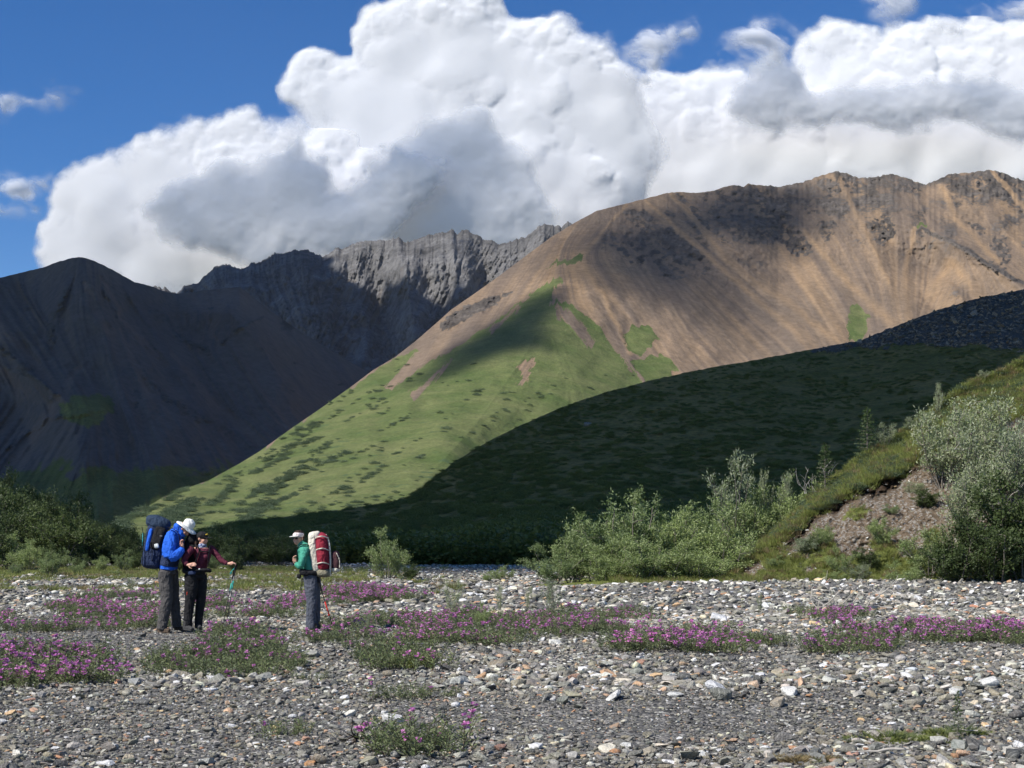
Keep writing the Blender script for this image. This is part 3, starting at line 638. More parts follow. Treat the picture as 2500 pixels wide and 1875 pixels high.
sky_cloud([[(-90,125),(-60,102),(-30,96),(-14,80),(-5,63),(4,62),(9,68),(14,76),(22,80),(60,84),(330,150),(380,640),(120,540),(30,420),(-30,310),(-90,250)]], 1060, 2.2, 5, 6, 'low cloud overhead shading the near tundra hill', seed=1, thick=45, nsc=22)
sky_cloud([[(-1700,1050),(-460,1050),(-330,1300),(-170,1750),(-50,2150),(40,2400),(110,2800),(-200,3150),(-1700,3000)]], 2000, 16, 60, 60, 'cloud overhead shading the rounded dark mountain', seed=2, thick=180)
sky_cloud([surf_q(_, P) for _, P in ((JM, [(250,980),(1500,980),(1250,745),(1130,735),(1110,690),(1080,690),(1000,720),(930,690),(860,720),(800,640),(760,600),(500,640),(390,690)]), (JM, [(1040,600),(1110,560),(1190,590),(1130,640),(1080,660)]))], 2600, 14, 70, 90, 'cloud overhead shading the foot of the crag ridge', seed=3, thick=180)
sky_cloud([surf_q(RM, [(1370,590),(1450,530),(1530,510),(1700,485),(1900,470),(2000,490),(2000,560),(1980,640),(1850,600),(1790,640),(1740,720),(1620,735),(1480,700),(1390,660)])], 2100, 10, 70, 230, 'broken cloud overhead shading the tan mountain summit', mat=m_broken, seed=4, thick=150)
def cl_q(pts, Y0): return [((lambda p: (p[0]+SH[0]*p[2], p[1]+SH[1]*p[2]))(W(x*K, y*K, Y0))) for x, y in pts]
for i, (q_, y_, l_) in enumerate(MASS[:3]):  # unseen high clouds, added to turn the front masses grey
    sky_cloud([cl_q(q_, y_)], 5200+300*i, 26, 150, 330, ('high cloud shading the smoky grey mass', 'high cloud shading the grey domed cloud', 'high cloud shading the flat grey sheet')[i], mat=m_thin, seed=5+i, thick=150)
sky_cloud([surf_q(RM, [(980,950),(1080,860),(1200,780),(1300,715),(1372,700),(1375,770),(1300,850),(1200,880),(1080,930)])], 1900, 8, 30, 60, 'small broken cloud overhead shading the top of the green spur', mat=m_broken, seed=14, thick=90)
# cumulus copies added round the horizon, out of frame, to whiten the blue shade
for k_, (src, ang) in enumerate(((0, -46), (2, -78), (1, -112), (0, -150), (2, 60), (1, 118), (0, 165))):
    o_ = CUM[src].copy(); link(o_); o_.rotation_euler = (0, 0, R(ang)); o_['label'] = 'cumulus bank out of view, %s' % ('right of the photograph', 'far right', 'behind and right', 'behind the viewer', 'left of the photograph', 'far left', 'behind and left')[k_]
# ================================================================== the near cut bank
SIL_B = [(1300,1424),(1450,1412),(1600,1400),(1720,1380),(1790,1362),(1821,1348),(1842,1333),(1897,1295),(1951,1240),(2005,1192),(2060,1154),(2114,1110),(2190,1067),(2244,1029),(2277,998),(2320,972),(2363,935),(2450,905),(2500,874),(2600,815),(2700,760)]
SCARP = [(1300,1428),(1600,1420),(1740,1415),(1810,1385),(1850,1352),(1900,1322),(1950,1290),(1995,1245),(2040,1228),(2076,1206),(2130,1180),(2190,1160),(2250,1120),(2350,1060),(2450,1030),(2700,950)]
mb = NT('bank_soil')
p = mb.pos(); n1 = mb.noise(0.9, 5, 0.65, p); n2 = mb.noise(9, 5, 0.7, p); n3 = mb.noise(34, 3, 0.7, p)
soil = mb.mix(n1, (0.14, 0.105, 0.07), (0.26, 0.20, 0.145))
soil = mb.mix(1.0, soil, mb.ramp(n2, [(0.3, (0.55, 0.55, 0.55)), (0.7, (1.3, 1.3, 1.3))]), 'MULTIPLY')
vv = mb.n('ShaderNodeTexVoronoi', {'Vector': p, 'Scale': 14.0})
soil = mb.mix(mb.ramp(mb.n('ShaderNodeRGBToBW', {'Color': vv.outputs['Color']}).outputs[0], [(0.62, (0, 0, 0)), (0.7, (0.8, 0.8, 0.8))]), soil, (0.34, 0.32, 0.29))
peat = mb.mix(n2, (0.035, 0.025, 0.018), (0.11, 0.075, 0.05))
c = mb.mix(mb.attr('peat').outputs['Fac'], soil, peat)
turf = mb.mix(n2, (0.10, 0.135, 0.03), (0.24, 0.25, 0.08))
gf = mb.ma('ADD', mb.attr('grass').outputs['Fac'], mb.ma('MULTIPLY', mb.ma('SUBTRACT', n2, 0.5), 0.8))
c = mb.mix(mb.ramp(gf, [(0.42, (0, 0, 0)), (0.58, (1, 1, 1))]), c, turf)
m_bank = mb.done(c, 0.95, mb.ma('ADD', n2, mb.ma('MULTIPLY', n3, 0.4)), 1.0, 0.12, 0.1)
def rel_b(PX, PY, T, D):
    sc = interp(PX[0], SCARP)[None, :]+5*fbm(PX/22, PX*0+3, 3, 5)
    yb = PY[0][None, :]; ys = PY[-1][None, :]
    a = np.clip((yb-PY)/np.maximum(yb-sc, 6), 0, 1)           # 0 foot .. 1 scarp
    b = np.clip((sc-PY)/np.maximum(sc-ys, 4), 0, 1)
    step = sstep(0, 0.22, b)
    D1 = 44.0+interp(PX, [(1300,0),(1800,3.0),(2500,8.5),(2700,9.5)])*a
    D = D1 + 0.9*sstep(0.0, 0.9, b)*6 - 0.55*np.exp(-((b-0.02)/0.06)**2)*(PX > 1790)
    return D + 0.5*fbm(PX/60, PY/50, 4, 15)*sstep(0, 0.2, T)
def at_b(PX, PY, T, sA, sB, sC):
    sc = interp(PX[0], SCARP)[None, :]+5*fbm(PX/22, PX*0+3, 3, 5)
    up = sstep(4, -10, PY-sc)
    grass = np.maximum(up, 0.75*sstep(0.05, 0.5, fbm(PX/60, PY/45, 3, 19)+0.7*sstep(1300, 1420, PY)-0.12))
    grass = np.maximum(grass, sstep(1830, 1790, PX))
    pw = 34+26*fbm(PX/50, PX*0, 2, 8)
    peat = sstep(pw+8, pw*0.6, PY-sc)*sstep(-4, 2, PY-sc)*sstep(1790, 1815, PX)*sstep(2330, 2200, PX)
    grass = grass*(1-peat)
    dd = 0.16*fbm(PX/7, PY/7, 4, 23)+0.35*peat*(0.5+fbm(PX/9, PY/9, 3, 29, ridged=True)) 
    return dict(grass=grass, peat=peat, soil=1-grass, _dd=dd*sstep(0, 0.06, T))
bank, BM = ray_mountain('grassy_bank', SIL_B, [(1300,1436),(2700,1436)], [(1300,44),(2700,44)], [(1300,45),(2700,60)], 420, 200, 1310, 2680, m_bank, rel_b, at_b, lic=3,
    sil_noise=lambda p: 2.5*fbm(p/14, p*0, 3, 4))
tag(bank, 'grass topped earth bank with a crumbling peat lip and pebbly slope')
# ================================================================== stones
mstn = NT('stone')
col = mstn.attr('col', 'INSTANCER').outputs['Color']
tc = mstn.n('ShaderNodeTexCoord').outputs['Object']
n1 = mstn.noise(2.2, 5, 0.65, tc); n2 = mstn.noise(9, 4, 0.7, tc)
band = mstn.n('ShaderNodeTexWave', {'Vector': tc, 'Scale': 1.6, 'Distortion': 4.0, 'Detail': 3.0}).outputs['Fac']
c = mstn.mix(1.0, col, mstn.ramp(n1, [(0.25, (0.66, 0.66, 0.66)), (0.75, (1.22, 1.2, 1.16))]), 'MULTIPLY')
c = mstn.mix(1.0, c, mstn.ramp(n2, [(0.3, (0.8, 0.8, 0.8)), (0.7, (1.15, 1.15, 1.15))]), 'MULTIPLY')
c = mstn.mix(mstn.ma('MULTIPLY', mstn.ramp(band, [(0.9, (0, 0, 0)), (0.97, (1, 1, 1))]), 0.25), c, (0.5, 0.49, 0.46))
m_stone = mstn.done(c, 0.8, mstn.ma('ADD', n1, mstn.ma('MULTIPLY', n2, 0.4)), 0.6, 0.08, 0.25)
def hull_stone(seed, n=15, sq=(1, 0.75, 0.42), rnd=0.0, sub=False):
    r = np.random.default_rng(seed); bm = bmesh.new()
    P = r.normal(size=(n, 3)); P /= np.linalg.norm(P, axis=1)[:, None]
    P = P*(1-rnd*0.3+rnd*0.3*r.uniform(size=(n, 1)))*r.uniform(0.8, 1.0, (n, 1))
    P = np.sign(P)*np.abs(P)**(0.75 if rnd < 0.5 else 0.95)*np.array(sq)*0.5
    for q in P: bm.verts.new(q)
    res = bmesh.ops.convex_hull(bm, input=bm.verts)
    bmesh.ops.delete(bm, geom=[g for g in res['geom_interior'] if isinstance(g, bmesh.types.BMVert)], context='VERTS')
    if sub:
        bmesh.ops.bevel(bm, geom=bm.edges[:]+bm.verts[:], offset=0.03, segments=1, affect='EDGES', clamp_overlap=True)
    bmesh.ops.triangulate(bm, faces=bm.faces[:])
    me = bpy.data.meshes.new('stone'); bm.to_mesh(me); bm.free()
    if rnd > 0.4: me.polygons.foreach_set('use_smooth', np.ones(len(me.polygons), bool))
    me.materials.append(m_stone); return me
stones = [hull_stone(500+i, 13+i % 4, (1, 0.6+0.3*((i*7) % 5)/5, 0.28+0.3*((i*3) % 4)/4)) for i in range(12)] + [hull_stone(600+i, 26, (1, 0.78, 0.5), 0.9) for i in range(5)]
bigst = [hull_stone(700+i, 16+i % 5, (1, 0.7+0.25*((i*7) % 5)/5, 0.42+0.25*((i*3) % 4)/4), 0.2, True) for i in range(10)]
scol = hidden_collection_stones = bpy.data.collections.new('stone_kinds')
for i, me in enumerate(stones): scol.objects.link(bpy.data.objects.new('stone_kind_%02d' % i, me))
PAL = 1.5*np.array([(0.072,0.074,0.076),(0.105,0.107,0.106),(0.15,0.148,0.14),(0.19,0.186,0.17),(0.26,0.26,0.25),(0.20,0.19,0.155),(0.16,0.15,0.12),(0.58,0.57,0.54),(0.46,0.44,0.40),(0.44,0.31,0.19),(0.36,0.20,0.12),(0.34,0.24,0.17),(0.62,0.55,0.42),(0.30,0.18,0.14)])
PW = np.array([13,16,16,15,12,9,8,4.2,4.6,1.3,0.6,2.4,1.6,0.7]); PW = PW/PW.sum()
PW2 = np.array([6,10,13,14,12,9,7,11,11,1.4,0.6,2.4,2.6,0.7]); PW2 = PW2/PW2.sum()
def pick_col(r, n, pale=None):
    a = PAL[r.choice(len(PAL), n, p=PW)]; 
    if pale is not None:
        b = PAL[r.choice(len(PAL), n, p=PW2)]; a = np.where((r.uniform(size=n) < pale)[:, None], b, a)
    return np.clip(a*r.uniform(0.75, 1.25, (n, 1))*r.uniform(0.96, 1.04, (n, 3))*np.array([1.06, 1.03, 0.96]), 0.02, 0.76)
def cobble(x, y):
    """0 fine gravel .. 1 cobbles"""
    px = CX+FPX*x/y; py = HY+FPX*CH/y
    c = 0.35+0.5*fbm(x*0.35, y*0.25, 3, 41)
    c = c+0.55*sstep(1100, 1350, px)*sstep(1540, 1500, py)*sstep(1405, 1430, py)
    c = c+0.5*np.exp(-((py-1668-0.02*(px-1250))/42)**2)*sstep(950, 1300, px)
    c = c+0.35*np.exp(-((py-1665)/22)**2-((px-560)/330)**2)
    c = c-0.75*np.exp(-((py-1580)/32)**2)*sstep(760, 500, px)
    c = c-0.6*np.exp(-((py-1765)/30)**2-((px-1500)/300)**2)-0.3*np.exp(-((py-1625)/18)**2-((px-950)/180)**2)
    c = c+0.4*sstep(1520, 1480, py)
    return np.clip(c, 0, 1)
def rand_ground(r, n, y0, y1, pw=1.0):
    u = r.uniform(size=n); y = np.sqrt(y0*y0+(y1*y1-y0*y0)*u); x = r.uniform(-1, 1, n)*(y*0.395+0.5); return x, y
def stone_rot(r, n): return np.stack([r.normal(size=n)*0.22, r.normal(size=n)*0.22, r.uniform(0, 6.283, n)], -1)
r = np.random.default_rng(77); PP = []; SS = []; CC = []; II = []
for (y0, y1, n, s0, s1, sig) in ((8.2, 15, 62000, 0.021, 0.044, 0.5), (15, 30, 80000, 0.032, 0.064, 0.48), (30, 95, 66000, 0.085, 0.17, 0.38), (8.2, 30, 44000, 0.05, 0.12, 0.36)):
    x, y = rand_ground(r, n, y0, y1); c = cobble(x, y)
    if n == 44000:
        k = r.uniform(size=n) < 0.06+c**1.5; x, y, c = x[k], y[k], c[k]
    m = len(x); s = (s0+(s1-s0)*c)*np.exp(sig*r.normal(size=m)); s = np.clip(s, 0.012, 0.30)
    P = np.stack([x, y, gh(x, y)+s*r.uniform(0.0, 0.22, m)], -1)
    pale = sstep(0.3, 0.9, c)*0.7+0.12*sstep(28, 40, y)
    PP.append(P); SS.append(s); CC.append(pick_col(r, m, pale)); II.append(r.integers(0, 17, m))
P = np.concatenate(PP); S = np.concatenate(SS); C = np.concatenate(CC); I = np.concatenate(II); n = len(P)
gravel = scatter_object('gravel', P, stone_rot(r, n), np.stack([S, S*r.uniform(0.7, 1, n), S*r.uniform(0.7, 1.2, n)], -1), I, scol, {'col': C})
tag(gravel, kind='stuff'); gravel.parent = ground
def put_stone(x, y, z, s, colr, r, me=None, parent=None, tilt=0.25, up=1.0, name='stone'):
    o = link(bpy.data.objects.new(name, me or bigst[int(r.integers(0, 10))]))
    o.location = (x, y, z); o.scale = (s, s*r.uniform(0.8, 1), s*up*r.uniform(0.8, 1.1)); o.rotation_euler = (r.normal()*tilt, r.normal()*tilt, r.uniform(0, 6.28))
    o['col'] = [float(v) for v in colr]
    if parent: o.parent = parent
    return o
NAMED = [
 (1120,1672,54,(.36,.37,.35),1,'pale grey rounded boulder in front of an orange brown stone'),
 (1174,1660,44,(.48,.30,.17),1,'orange brown stone leaning behind the pale grey rounded boulder'),
 (1747,1684,52,(.55,.56,.58),.9,'white speckled stone in the cobble band, left of the low white one'),
 (1928,1682,52,(.66,.66,.64),.8,'smooth white stone in the cobble band with a brown stone to its left'),
 (1839,1684,36,(.58,.43,.31),1.4,'pinkish tan upright stone between two white stones'),
 (1761,1738,56,(.17,.175,.155),1.5,'dark olive grey angular stone standing upright'),
 (1898,1738,50,(.36,.31,.24),1.1,'brownish tan stone with a small grey slab against it'),
 (1488,1655,54,(.52,.33,.20),.6,'flat orange tan stone beside a grey green rock'),
 (1550,1650,50,(.24,.25,.22),.9,'grey green rock right of the flat orange tan stone'),
 (1563,1682,38,(.55,.36,.22),1.2,'small orange tan block below the grey green rock'),
 (1496,1706,60,(.62,.62,.60),.6,'long low white stone in the dark fine gravel'),
 (1479,1838,60,(.64,.60,.50),.7,'cream white flat stone near the bottom of the gravel bar'),
 (2227,1648,44,(.52,.55,.58),.9,'bluish white stone with a broken top'),
 (2411,1690,56,(.64,.64,.62),.9,'big white angular stone at the far end of the cobble band'),
 (2332,1702,38,(.60,.60,.58),1.3,'white stone leaning left above the grassy tuft'),
 (2385,1488,34,(.55,.27,.17),.8,'orange red block lying among the back cobbles'),
 (2233,1487,38,(.62,.56,.45),.9,'cream pointed stone by the driftwood branches'),
 (243,1866,34,(.72,.72,.72),.7,'bright white stone at the bottom left corner'),
 (757,1868,38,(.56,.30,.14),.7,'bright orange stone at the bottom, left of the rooted plant'),
 (277,1832,44,(.48,.49,.50),.8,'white and grey mottled stone above the bright white one'),
 (314,1864,36,(.26,.27,.21),1.2,'olive green stone right of the bright white one'),
 (960,1765,58,(.62,.62,.61),1.2,'craggy white boulder behind the flowering foreground plant'),
 (1198,1832,34,(.21,.22,.21),1.2,'upright grey slab right of the flowering foreground plant'),
 (2345,1830,60,(.24,.26,.24),1.1,'grey green slab leaning on the green grass tuft'),
 (2385,1838,56,(.22,.235,.225),1.0,'low grey slab right of the green grass tuft'),
 (1158,1620,42,(.60,.52,.38),.6,'cream flat stone just behind an olive slab'),
 (1113,1635,48,(.20,.20,.155),.8,'olive grey slab with a cream stone behind it'),
 (1501,1775,32,(.36,.25,.17),.7,'brown stone lying alone in dark fine gravel'),
 (1382,1718,60,(.16,.17,.15),.8,'dark layered slab at the front edge of the cobble band'),
 (1566,1580,46,(.40,.20,.12),.4,'flat rust red slab beside the middle fireweed patch'),
 (530,1668,52,(.22,.225,.20),.8,'wide olive grey rock below the leafy fireweed patch'),
 (488,1660,44,(.28,.26,.20),1.0,'brownish angular rock touching the leafy fireweed patch'),
 (590,1668,40,(.34,.27,.20),.8,'brown veined rock at the end of the stone row'),
 (620,1660,36,(.52,.51,.47),1.0,'pale rounded rock under the leafy fireweed patch'),
 (325,1672,40,(.30,.31,.31),1.0,'grey block between the two near left fireweed patches'),
 (40,1563,15,(.55,.30,.13),.9,'lone orange pebble on the smooth fine gravel'),
 (2058,1556,40,(.66,.66,.64),.9,'white stone between the two right hand fireweed patches'),
 (1752,1516,52,(.60,.61,.62),1.0,'bluish white stone behind the middle fireweed patch'),
 (760,1603,50,(.30,.30,.27),.9,'grey block near the feet of the person with the red pack'),
 (715,1595,44,(.26,.26,.24),.9,'dark grey block left of a paler one near the hiking boots'),
 (1340,1710,40,(.55,.54,.52),.6,'pale flat stone left of the dark layered slab'),
 (1290,1640,42,(.50,.34,.22),.6,'flat peach coloured stone in the middle of the gravel'),
 (1650,1700,40,(.60,.60,.58),.8,'white block just above the dark upright stone'),
 (1760,1700,44,(.20,.21,.20),1.1,'dark grey rock behind the dark upright stone'),
 (2080,1690,44,(.50,.37,.25),.8,'tan stone right of the smooth white stone'),
]
r = np.random.default_rng(5)
for (px, py, w, colr, up, lab) in NAMED:
    x, y, z = G(px, py); s = w/FPX*y*1.15
    tag(put_stone(x, y, z+s*0.13*up, s, colr, r, up=up), lab, 'stone', 'stones singled out on the gravel bar')
k = 0
while k < 300:
    x, y = rand_ground(r, 1, 8.6, 19); x, y = float(x[0]), float(y[0])
    if r.uniform() > float(cobble(np.array([x]), np.array([y]))[0])**1.2+0.08: continue
    s = float(np.clip(0.105*np.exp(0.28*r.normal()), 0.07, 0.2)); colr = pick_col(r, 1, np.array([0.4]))[0]
    put_stone(x, y, ghf(x, y)+s*0.12, s, colr, r, parent=ground); k += 1
# ================================================================== plants
def leaf_mat(name, c1, c2, back, trans=0.35, rough=0.5):
    m = NT(name)
    t = m.attr('tint').outputs['Fac']; g = m.n('ShaderNodeNewGeometry')
    oi = m.n('ShaderNodeObjectInfo').outputs['Random']
    c = m.mix(t, c1, c2)
    c = m.mix(m.ma('MULTIPLY', g.outputs['Backfacing'], 0.6), c, back)
    c = m.mix(1.0, c, m.ramp(oi, [(0, (0.78, 0.8, 0.8)), (1, (1.2, 1.16, 1.05))]), 'MULTIPLY')
    p = m.n('ShaderNodeBsdfPrincipled', {'Base Color': c, 'Roughness': rough, 'Specular IOR Level': 0.25})
    tr = m.n('ShaderNodeBsdfTranslucent', {'Color': c})
    mx = m.n('ShaderNodeMixShader', {0: trans, 1: p.outputs[0], 2: tr.outputs[0]})
    m.t.links.new(mx.outputs[0], m.out.inputs['Surface']); return m.m
m_willow = leaf_mat('willow_leaf', (0.10,0.155,0.04), (0.26,0.33,0.12), (0.36,0.42,0.23))
m_alder = leaf_mat('alder_leaf', (0.045,0.075,0.022), (0.10,0.135,0.045), (0.10,0.13,0.06))
m_grass = leaf_mat('grass_blade', (0.13,0.18,0.035), (0.32,0.34,0.11), (0.16,0.18,0.06))
m_dry = leaf_mat('dry_blade', (0.16,0.12,0.06), (0.30,0.24,0.13), (0.22,0.18,0.1))
m_fire = leaf_mat('fireweed_leaf', (0.085,0.125,0.045), (0.20,0.235,0.11), (0.19,0.22,0.13))
m_silver = leaf_mat('silver_leaf', (0.13,0.18,0.07), (0.36,0.41,0.22), (0.45,0.47,0.36))
m_petal = leaf_mat('fireweed_petal', (0.46,0.12,0.40), (0.68,0.30,0.62), (0.55,0.20,0.50), 0.3, 0.6)
m_spruce = leaf_mat('spruce_needle', (0.03,0.06,0.02), (0.09,0.13,0.04), (0.05,0.08,0.03), 0.1)
mk = NT('bark'); n1 = mk.noise(30, 4, 0.6, mk.n('ShaderNodeTexCoord').outputs['Object'])
m_bark = mk.done(mk.mix(n1, (0.10, 0.085, 0.07), (0.24, 0.215, 0.185)), 0.9, n1, 0.5, 0.01)
mk = NT('driftwood'); n1 = mk.noise(14, 5, 0.65, mk.n('ShaderNodeTexCoord').outputs['Object'])
m_drift = mk.done(mk.mix(n1, (0.26, 0.235, 0.20), (0.52, 0.49, 0.44)), 0.9, n1, 0.6, 0.01)
mk = NT('dark_root'); m_root = mk.done((0.05, 0.038, 0.03), 0.9)

def leaves(P, Dr, L, Wd, r, fold=0.15, name='foliage', mat=None, droop=0.0, tint=None):
    """diamond leaves from points P along directions Dr"""
    n = len(P); Dr = Dr/(np.linalg.norm(Dr, axis=1)[:, None]+1e-9)
    up = r.normal(size=(n, 3)); S = np.cross(Dr, up); S /= np.linalg.norm(S, axis=1)[:, None]+1e-9
    L = L*r.uniform(0.65, 1.25, (n, 1)); Wd = Wd*r.uniform(0.7, 1.2, (n, 1))
    a = P; b = P+Dr*L*0.45+S*Wd*0.5; c = P+Dr*L-np.array([0, 0, 1])*L*droop; d = P+Dr*L*0.45-S*Wd*0.5
    V = np.stack([a, b, c, d], 1).reshape(-1, 3); F = np.arange(4*n).reshape(n, 4)
    tn = np.repeat(tint if tint is not None else r.uniform(size=n), 4)
    return mesh_np(name, V, F, mat, False, {'tint': tn}, ob=False)
def tubes(paths, name, mat, sides=4):
    """paths: list of (points (k,3), radii (k,))"""
    VV = []; FF = []; off = 0
    for pts, rad in paths:
        pts = np.asarray(pts, float); k = len(pts); T = np.gradient(pts, axis=0); T /= np.linalg.norm(T, axis=1)[:, None]+1e-9
        ref = np.array([0.3, 0.9, 0.2]) if abs(T[0][2]) > 0.8 else np.array([0, 0, 1.0])
        A = np.cross(T, ref); A /= np.linalg.norm(A, axis=1)[:, None]+1e-9; B = np.cross(T, A)
        for i in range(k):
            for s in range(sides):
                a = 6.2832*s/sides; VV.append(pts[i]+(A[i]*math.cos(a)+B[i]*math.sin(a))*rad[i])
        for i in range(k-1):
            for s in range(sides):
                s2 = (s+1) % sides; FF.append((off+i*sides+s, off+i*sides+s2, off+(i+1)*sides+s2, off+(i+1)*sides+s))
        off += k*sides
    return mesh_np(name, np.array(VV), np.array(FF), mat, True, ob=False)
def wander(r, p0, d0, L, k, bend, rise=0.0):
    p = np.array(p0, float); d = np.array(d0, float); d /= np.linalg.norm(d); out = [p.copy()]
    for i in range(k):
        d = d+r.normal(size=3)*bend+np.array([0, 0, rise]); d /= np.linalg.norm(d); p = p+d*L/k; out.append(p.copy())
    return np.array(out)
def shrub_data(seed, h, spread, nst, nleaf, lL, lW, mat, bend=0.22, sub=6, low=0.1, upness=0.5, scat=0.06, openness=0.0, bark=None, third=3):
    r = np.random.default_rng(seed); paths = []; tips = []
    for i in range(nst):
        a = 6.283*i/nst+r.uniform(-0.4, 0.4); lean = r.uniform(0.1, 1.0)*spread
        d = (math.cos(a)*lean, math.sin(a)*lean, 1.0); L = h*r.uniform(0.7, 1.08)*(1.0 if lean < 0.6*spread else 0.85)
        st = wander(r, (math.cos(a)*0.08*h, math.sin(a)*0.08*h, -0.05*h), d, L, 8, bend*0.5, 0.03)
        r0 = 0.010*h+0.006; paths.append((st, np.linspace(r0, r0*0.3, 9)))
        for q in range(sub):
            j = r.integers(2, 9); fr = j/8
            if fr < low: continue
            a2 = r.uniform(0, 6.283); d2 = (math.cos(a2), math.sin(a2), upness+r.uniform(-0.3, 0.5))
            br = wander(r, st[j], d2, h*r.uniform(0.22, 0.42)*(1.15-0.5*fr), 5, bend, 0.06)
            paths.append((br, np.linspace(r0*0.4, r0*0.12, 6)))
            tips.append(br)
            for w in range(third):
                jj = r.integers(1, 6); a3 = r.uniform(0, 6.283)
                tw = wander(r, br[jj], (math.cos(a3), math.sin(a3), upness+r.uniform(-0.2, 0.7)), h*r.uniform(0.08, 0.2), 3, bend)
                tips.append(tw)
    T = np.concatenate([np.concatenate([t[:-1]+(t[1:]-t[:-1])*u for u in (0.25, 0.5, 0.75, 1.0)]) for t in tips])
    Dd = np.concatenate([np.concatenate([(t[1:]-t[:-1])]*4) for t in tips])
    k = r.integers(0, len(T), nleaf)
    P = T[k]+r.normal(size=(nleaf, 3))*scat*h*0.5; P[:, 2] = np.maximum(P[:, 2], 0.02)
    Dr = Dd[k]/np.linalg.norm(Dd[k], axis=1)[:, None]+r.normal(size=(nleaf, 3))*0.75
    hk = np.clip(P[:, 2]/h, 0, 1)
    return tubes(paths, 'stem', bark or m_bark, 3), leaves(P, Dr, lL, lW, r, mat=mat, tint=np.clip(r.uniform(size=nleaf)*0.8+0.1, 0, 1))
WIL = [shrub_data(900+i, 1.0, 0.75, 9, 7500, 0.048, 0.017, m_willow) for i in range(4)]
WILS = [shrub_data(940+i, 1.0, 0.5, 7, 2300, 0.06, 0.018, m_silver, sub=7) for i in range(3)]
WILO = [shrub_data(960+i, 1.0, 0.95, 10, 6200, 0.048, 0.017, m_silver, bend=0.3, sub=9) for i in range(4)]
ALD = [shrub_data(920+i, 1.0, 0.85, 10, 8500, 0.042, 0.028, m_alder, sub=8) for i in range(4)]
MIXL = [WIL[0], ALD[1], WIL[2], ALD[3], WIL[1]]
def put_shrub(kind, i, loc, h, label, cat, group, name, wide=1.0, rz=None, sy=1.0):
    st, lf = kind[i % len(kind)]
    e = empty(name, loc, rz if rz is not None else random.uniform(0, 6.28), label, cat, group); e.scale = (h*wide, h*wide, h*sy)
    a = link(bpy.data.objects.new('stem', st)); a.parent = e
    b = link(bpy.data.objects.new('foliage', lf)); b.parent = e
    return e
def hz(px_base, py_top, Y, pad=1.0):      # height that reaches a photo row at a distance
    return (CH+(HY-py_top)/FPX*Y)*pad
# willows before and along the bank: (px, Y, top row, width factor, label)
rr = random.Random(3)
BW = [(1345,46,1345,1.0,'low straggling willow at the outer end of the bank thicket, beside bleached twigs'),
 (1400,47,1300,1.0,'pointed grey green willow, second from the outer end of the bank thicket'),
 (1455,48,1275,1.0,'bushy willow just outside the tallest left part of the bank thicket'),
 (1530,49,1218,1.05,'tall silvery willow with a ragged double top in the bank thicket'),
 (1600,50,1232,1.0,'wide willow right beside the silvery double topped one'),
 (1660,49,1262,1.0,'rounded willow in the dip of the bank thicket'),
 (1735,50,1245,1.0,'leafy willow under the thin leaning willow tree'),
 (1775,47,1322,1.1,'dark dense low willow against the eroded bank foot'),
 (1700,46,1335,1.1,'low willow in front of the dip in the bank thicket'),
 (1620,46,1330,1.1,'low bright willow at the gravel edge, below the wide willow'),
 (1560,46,1320,1.0,'low willow at the gravel edge under the double topped willow'),
 (1480,46,1350,1.0,'small willow at the gravel edge near the thicket end'),
 (1820,53,1215,0.9,'willow behind the grassy rim, right of the thin willow tree'),
 (1880,54,1200,0.9,'willow on the lower bank rim below the bare twigs'),
 (1940,54,1185,0.8,'willow on the bank rim beside the little spruce'),
 (1400,52,1330,1.1,'willow half hidden at the back of the thicket end'),
 (1500,53,1290,1.1,'willow half hidden behind the pointed grey green one'),
 (1680,54,1240,1.1,'willow half hidden behind the rounded one'),
 (1780,55,1235,1.0,'willow half hidden behind the leafy one')]
for i, (px, Y, top, w, lab) in enumerate(BW):
    x = (px-CX)/FPX*Y; z = ghf(x, Y) if px < 1800 else on(BM, px, 1330)[2]-0.6
    h = hz(px, top, Y)-z
    put_shrub(WIL, i, (x, Y, z), h*1.05, lab, 'willow', 'willow shrubs of the bank thicket', 'willow_shrub', w*(1.35 if h < 1.6 else 0.85))
# the thin willow tree standing above the thicket
t = put_shrub(WILS, 0, ((1783-CX)/FPX*53, 53, 1.2), hz(0, 1136, 53)-1.2, 'slim silvery willow tree standing above the bank thicket', 'willow', 'willows rising over the bank', 'willow_tree', 0.55)
put_shrub(WILS, 1, ((1865-CX)/FPX*54, 54, 1.6), hz(0, 1150, 54)-1.6, 'thin wand like willow right of the slim silvery willow tree', 'willow', 'willows rising over the bank', 'willow_tree', 0.22)
put_shrub(WILS, 2, ((1915-CX)/FPX*54, 54, 2.0), hz(0, 1158, 54)-2.0, 'small willow beside the upper little spruce on the rim', 'willow', 'willows rising over the bank', 'willow_tree', 0.35)
# along the top rim and on the bank face
for i, (px, py, top, w, lab) in enumerate([(2160,1090,1045,1.0,'small bush on the rim just right of the upper spruce sapling'),(2225,1050,1020,1.0,'bush on the rim left of the tallest upright twig'),
   (2290,1010,940,0.35,'single upright twig of willow standing on the skyline of the bank'),(2330,975,962,1.2,'small grey willow on the upper grassy rim'),(2400,925,905,1.0,'little pale willow near the top of the grassy rim')]):
    p = on(BM, px, py+8); h = (py+8-top)/FPX*p[1]
    put_shrub(WILS, i, p, h*1.05, lab, 'willow', 'small willows on the rim', 'rim_willow', w)
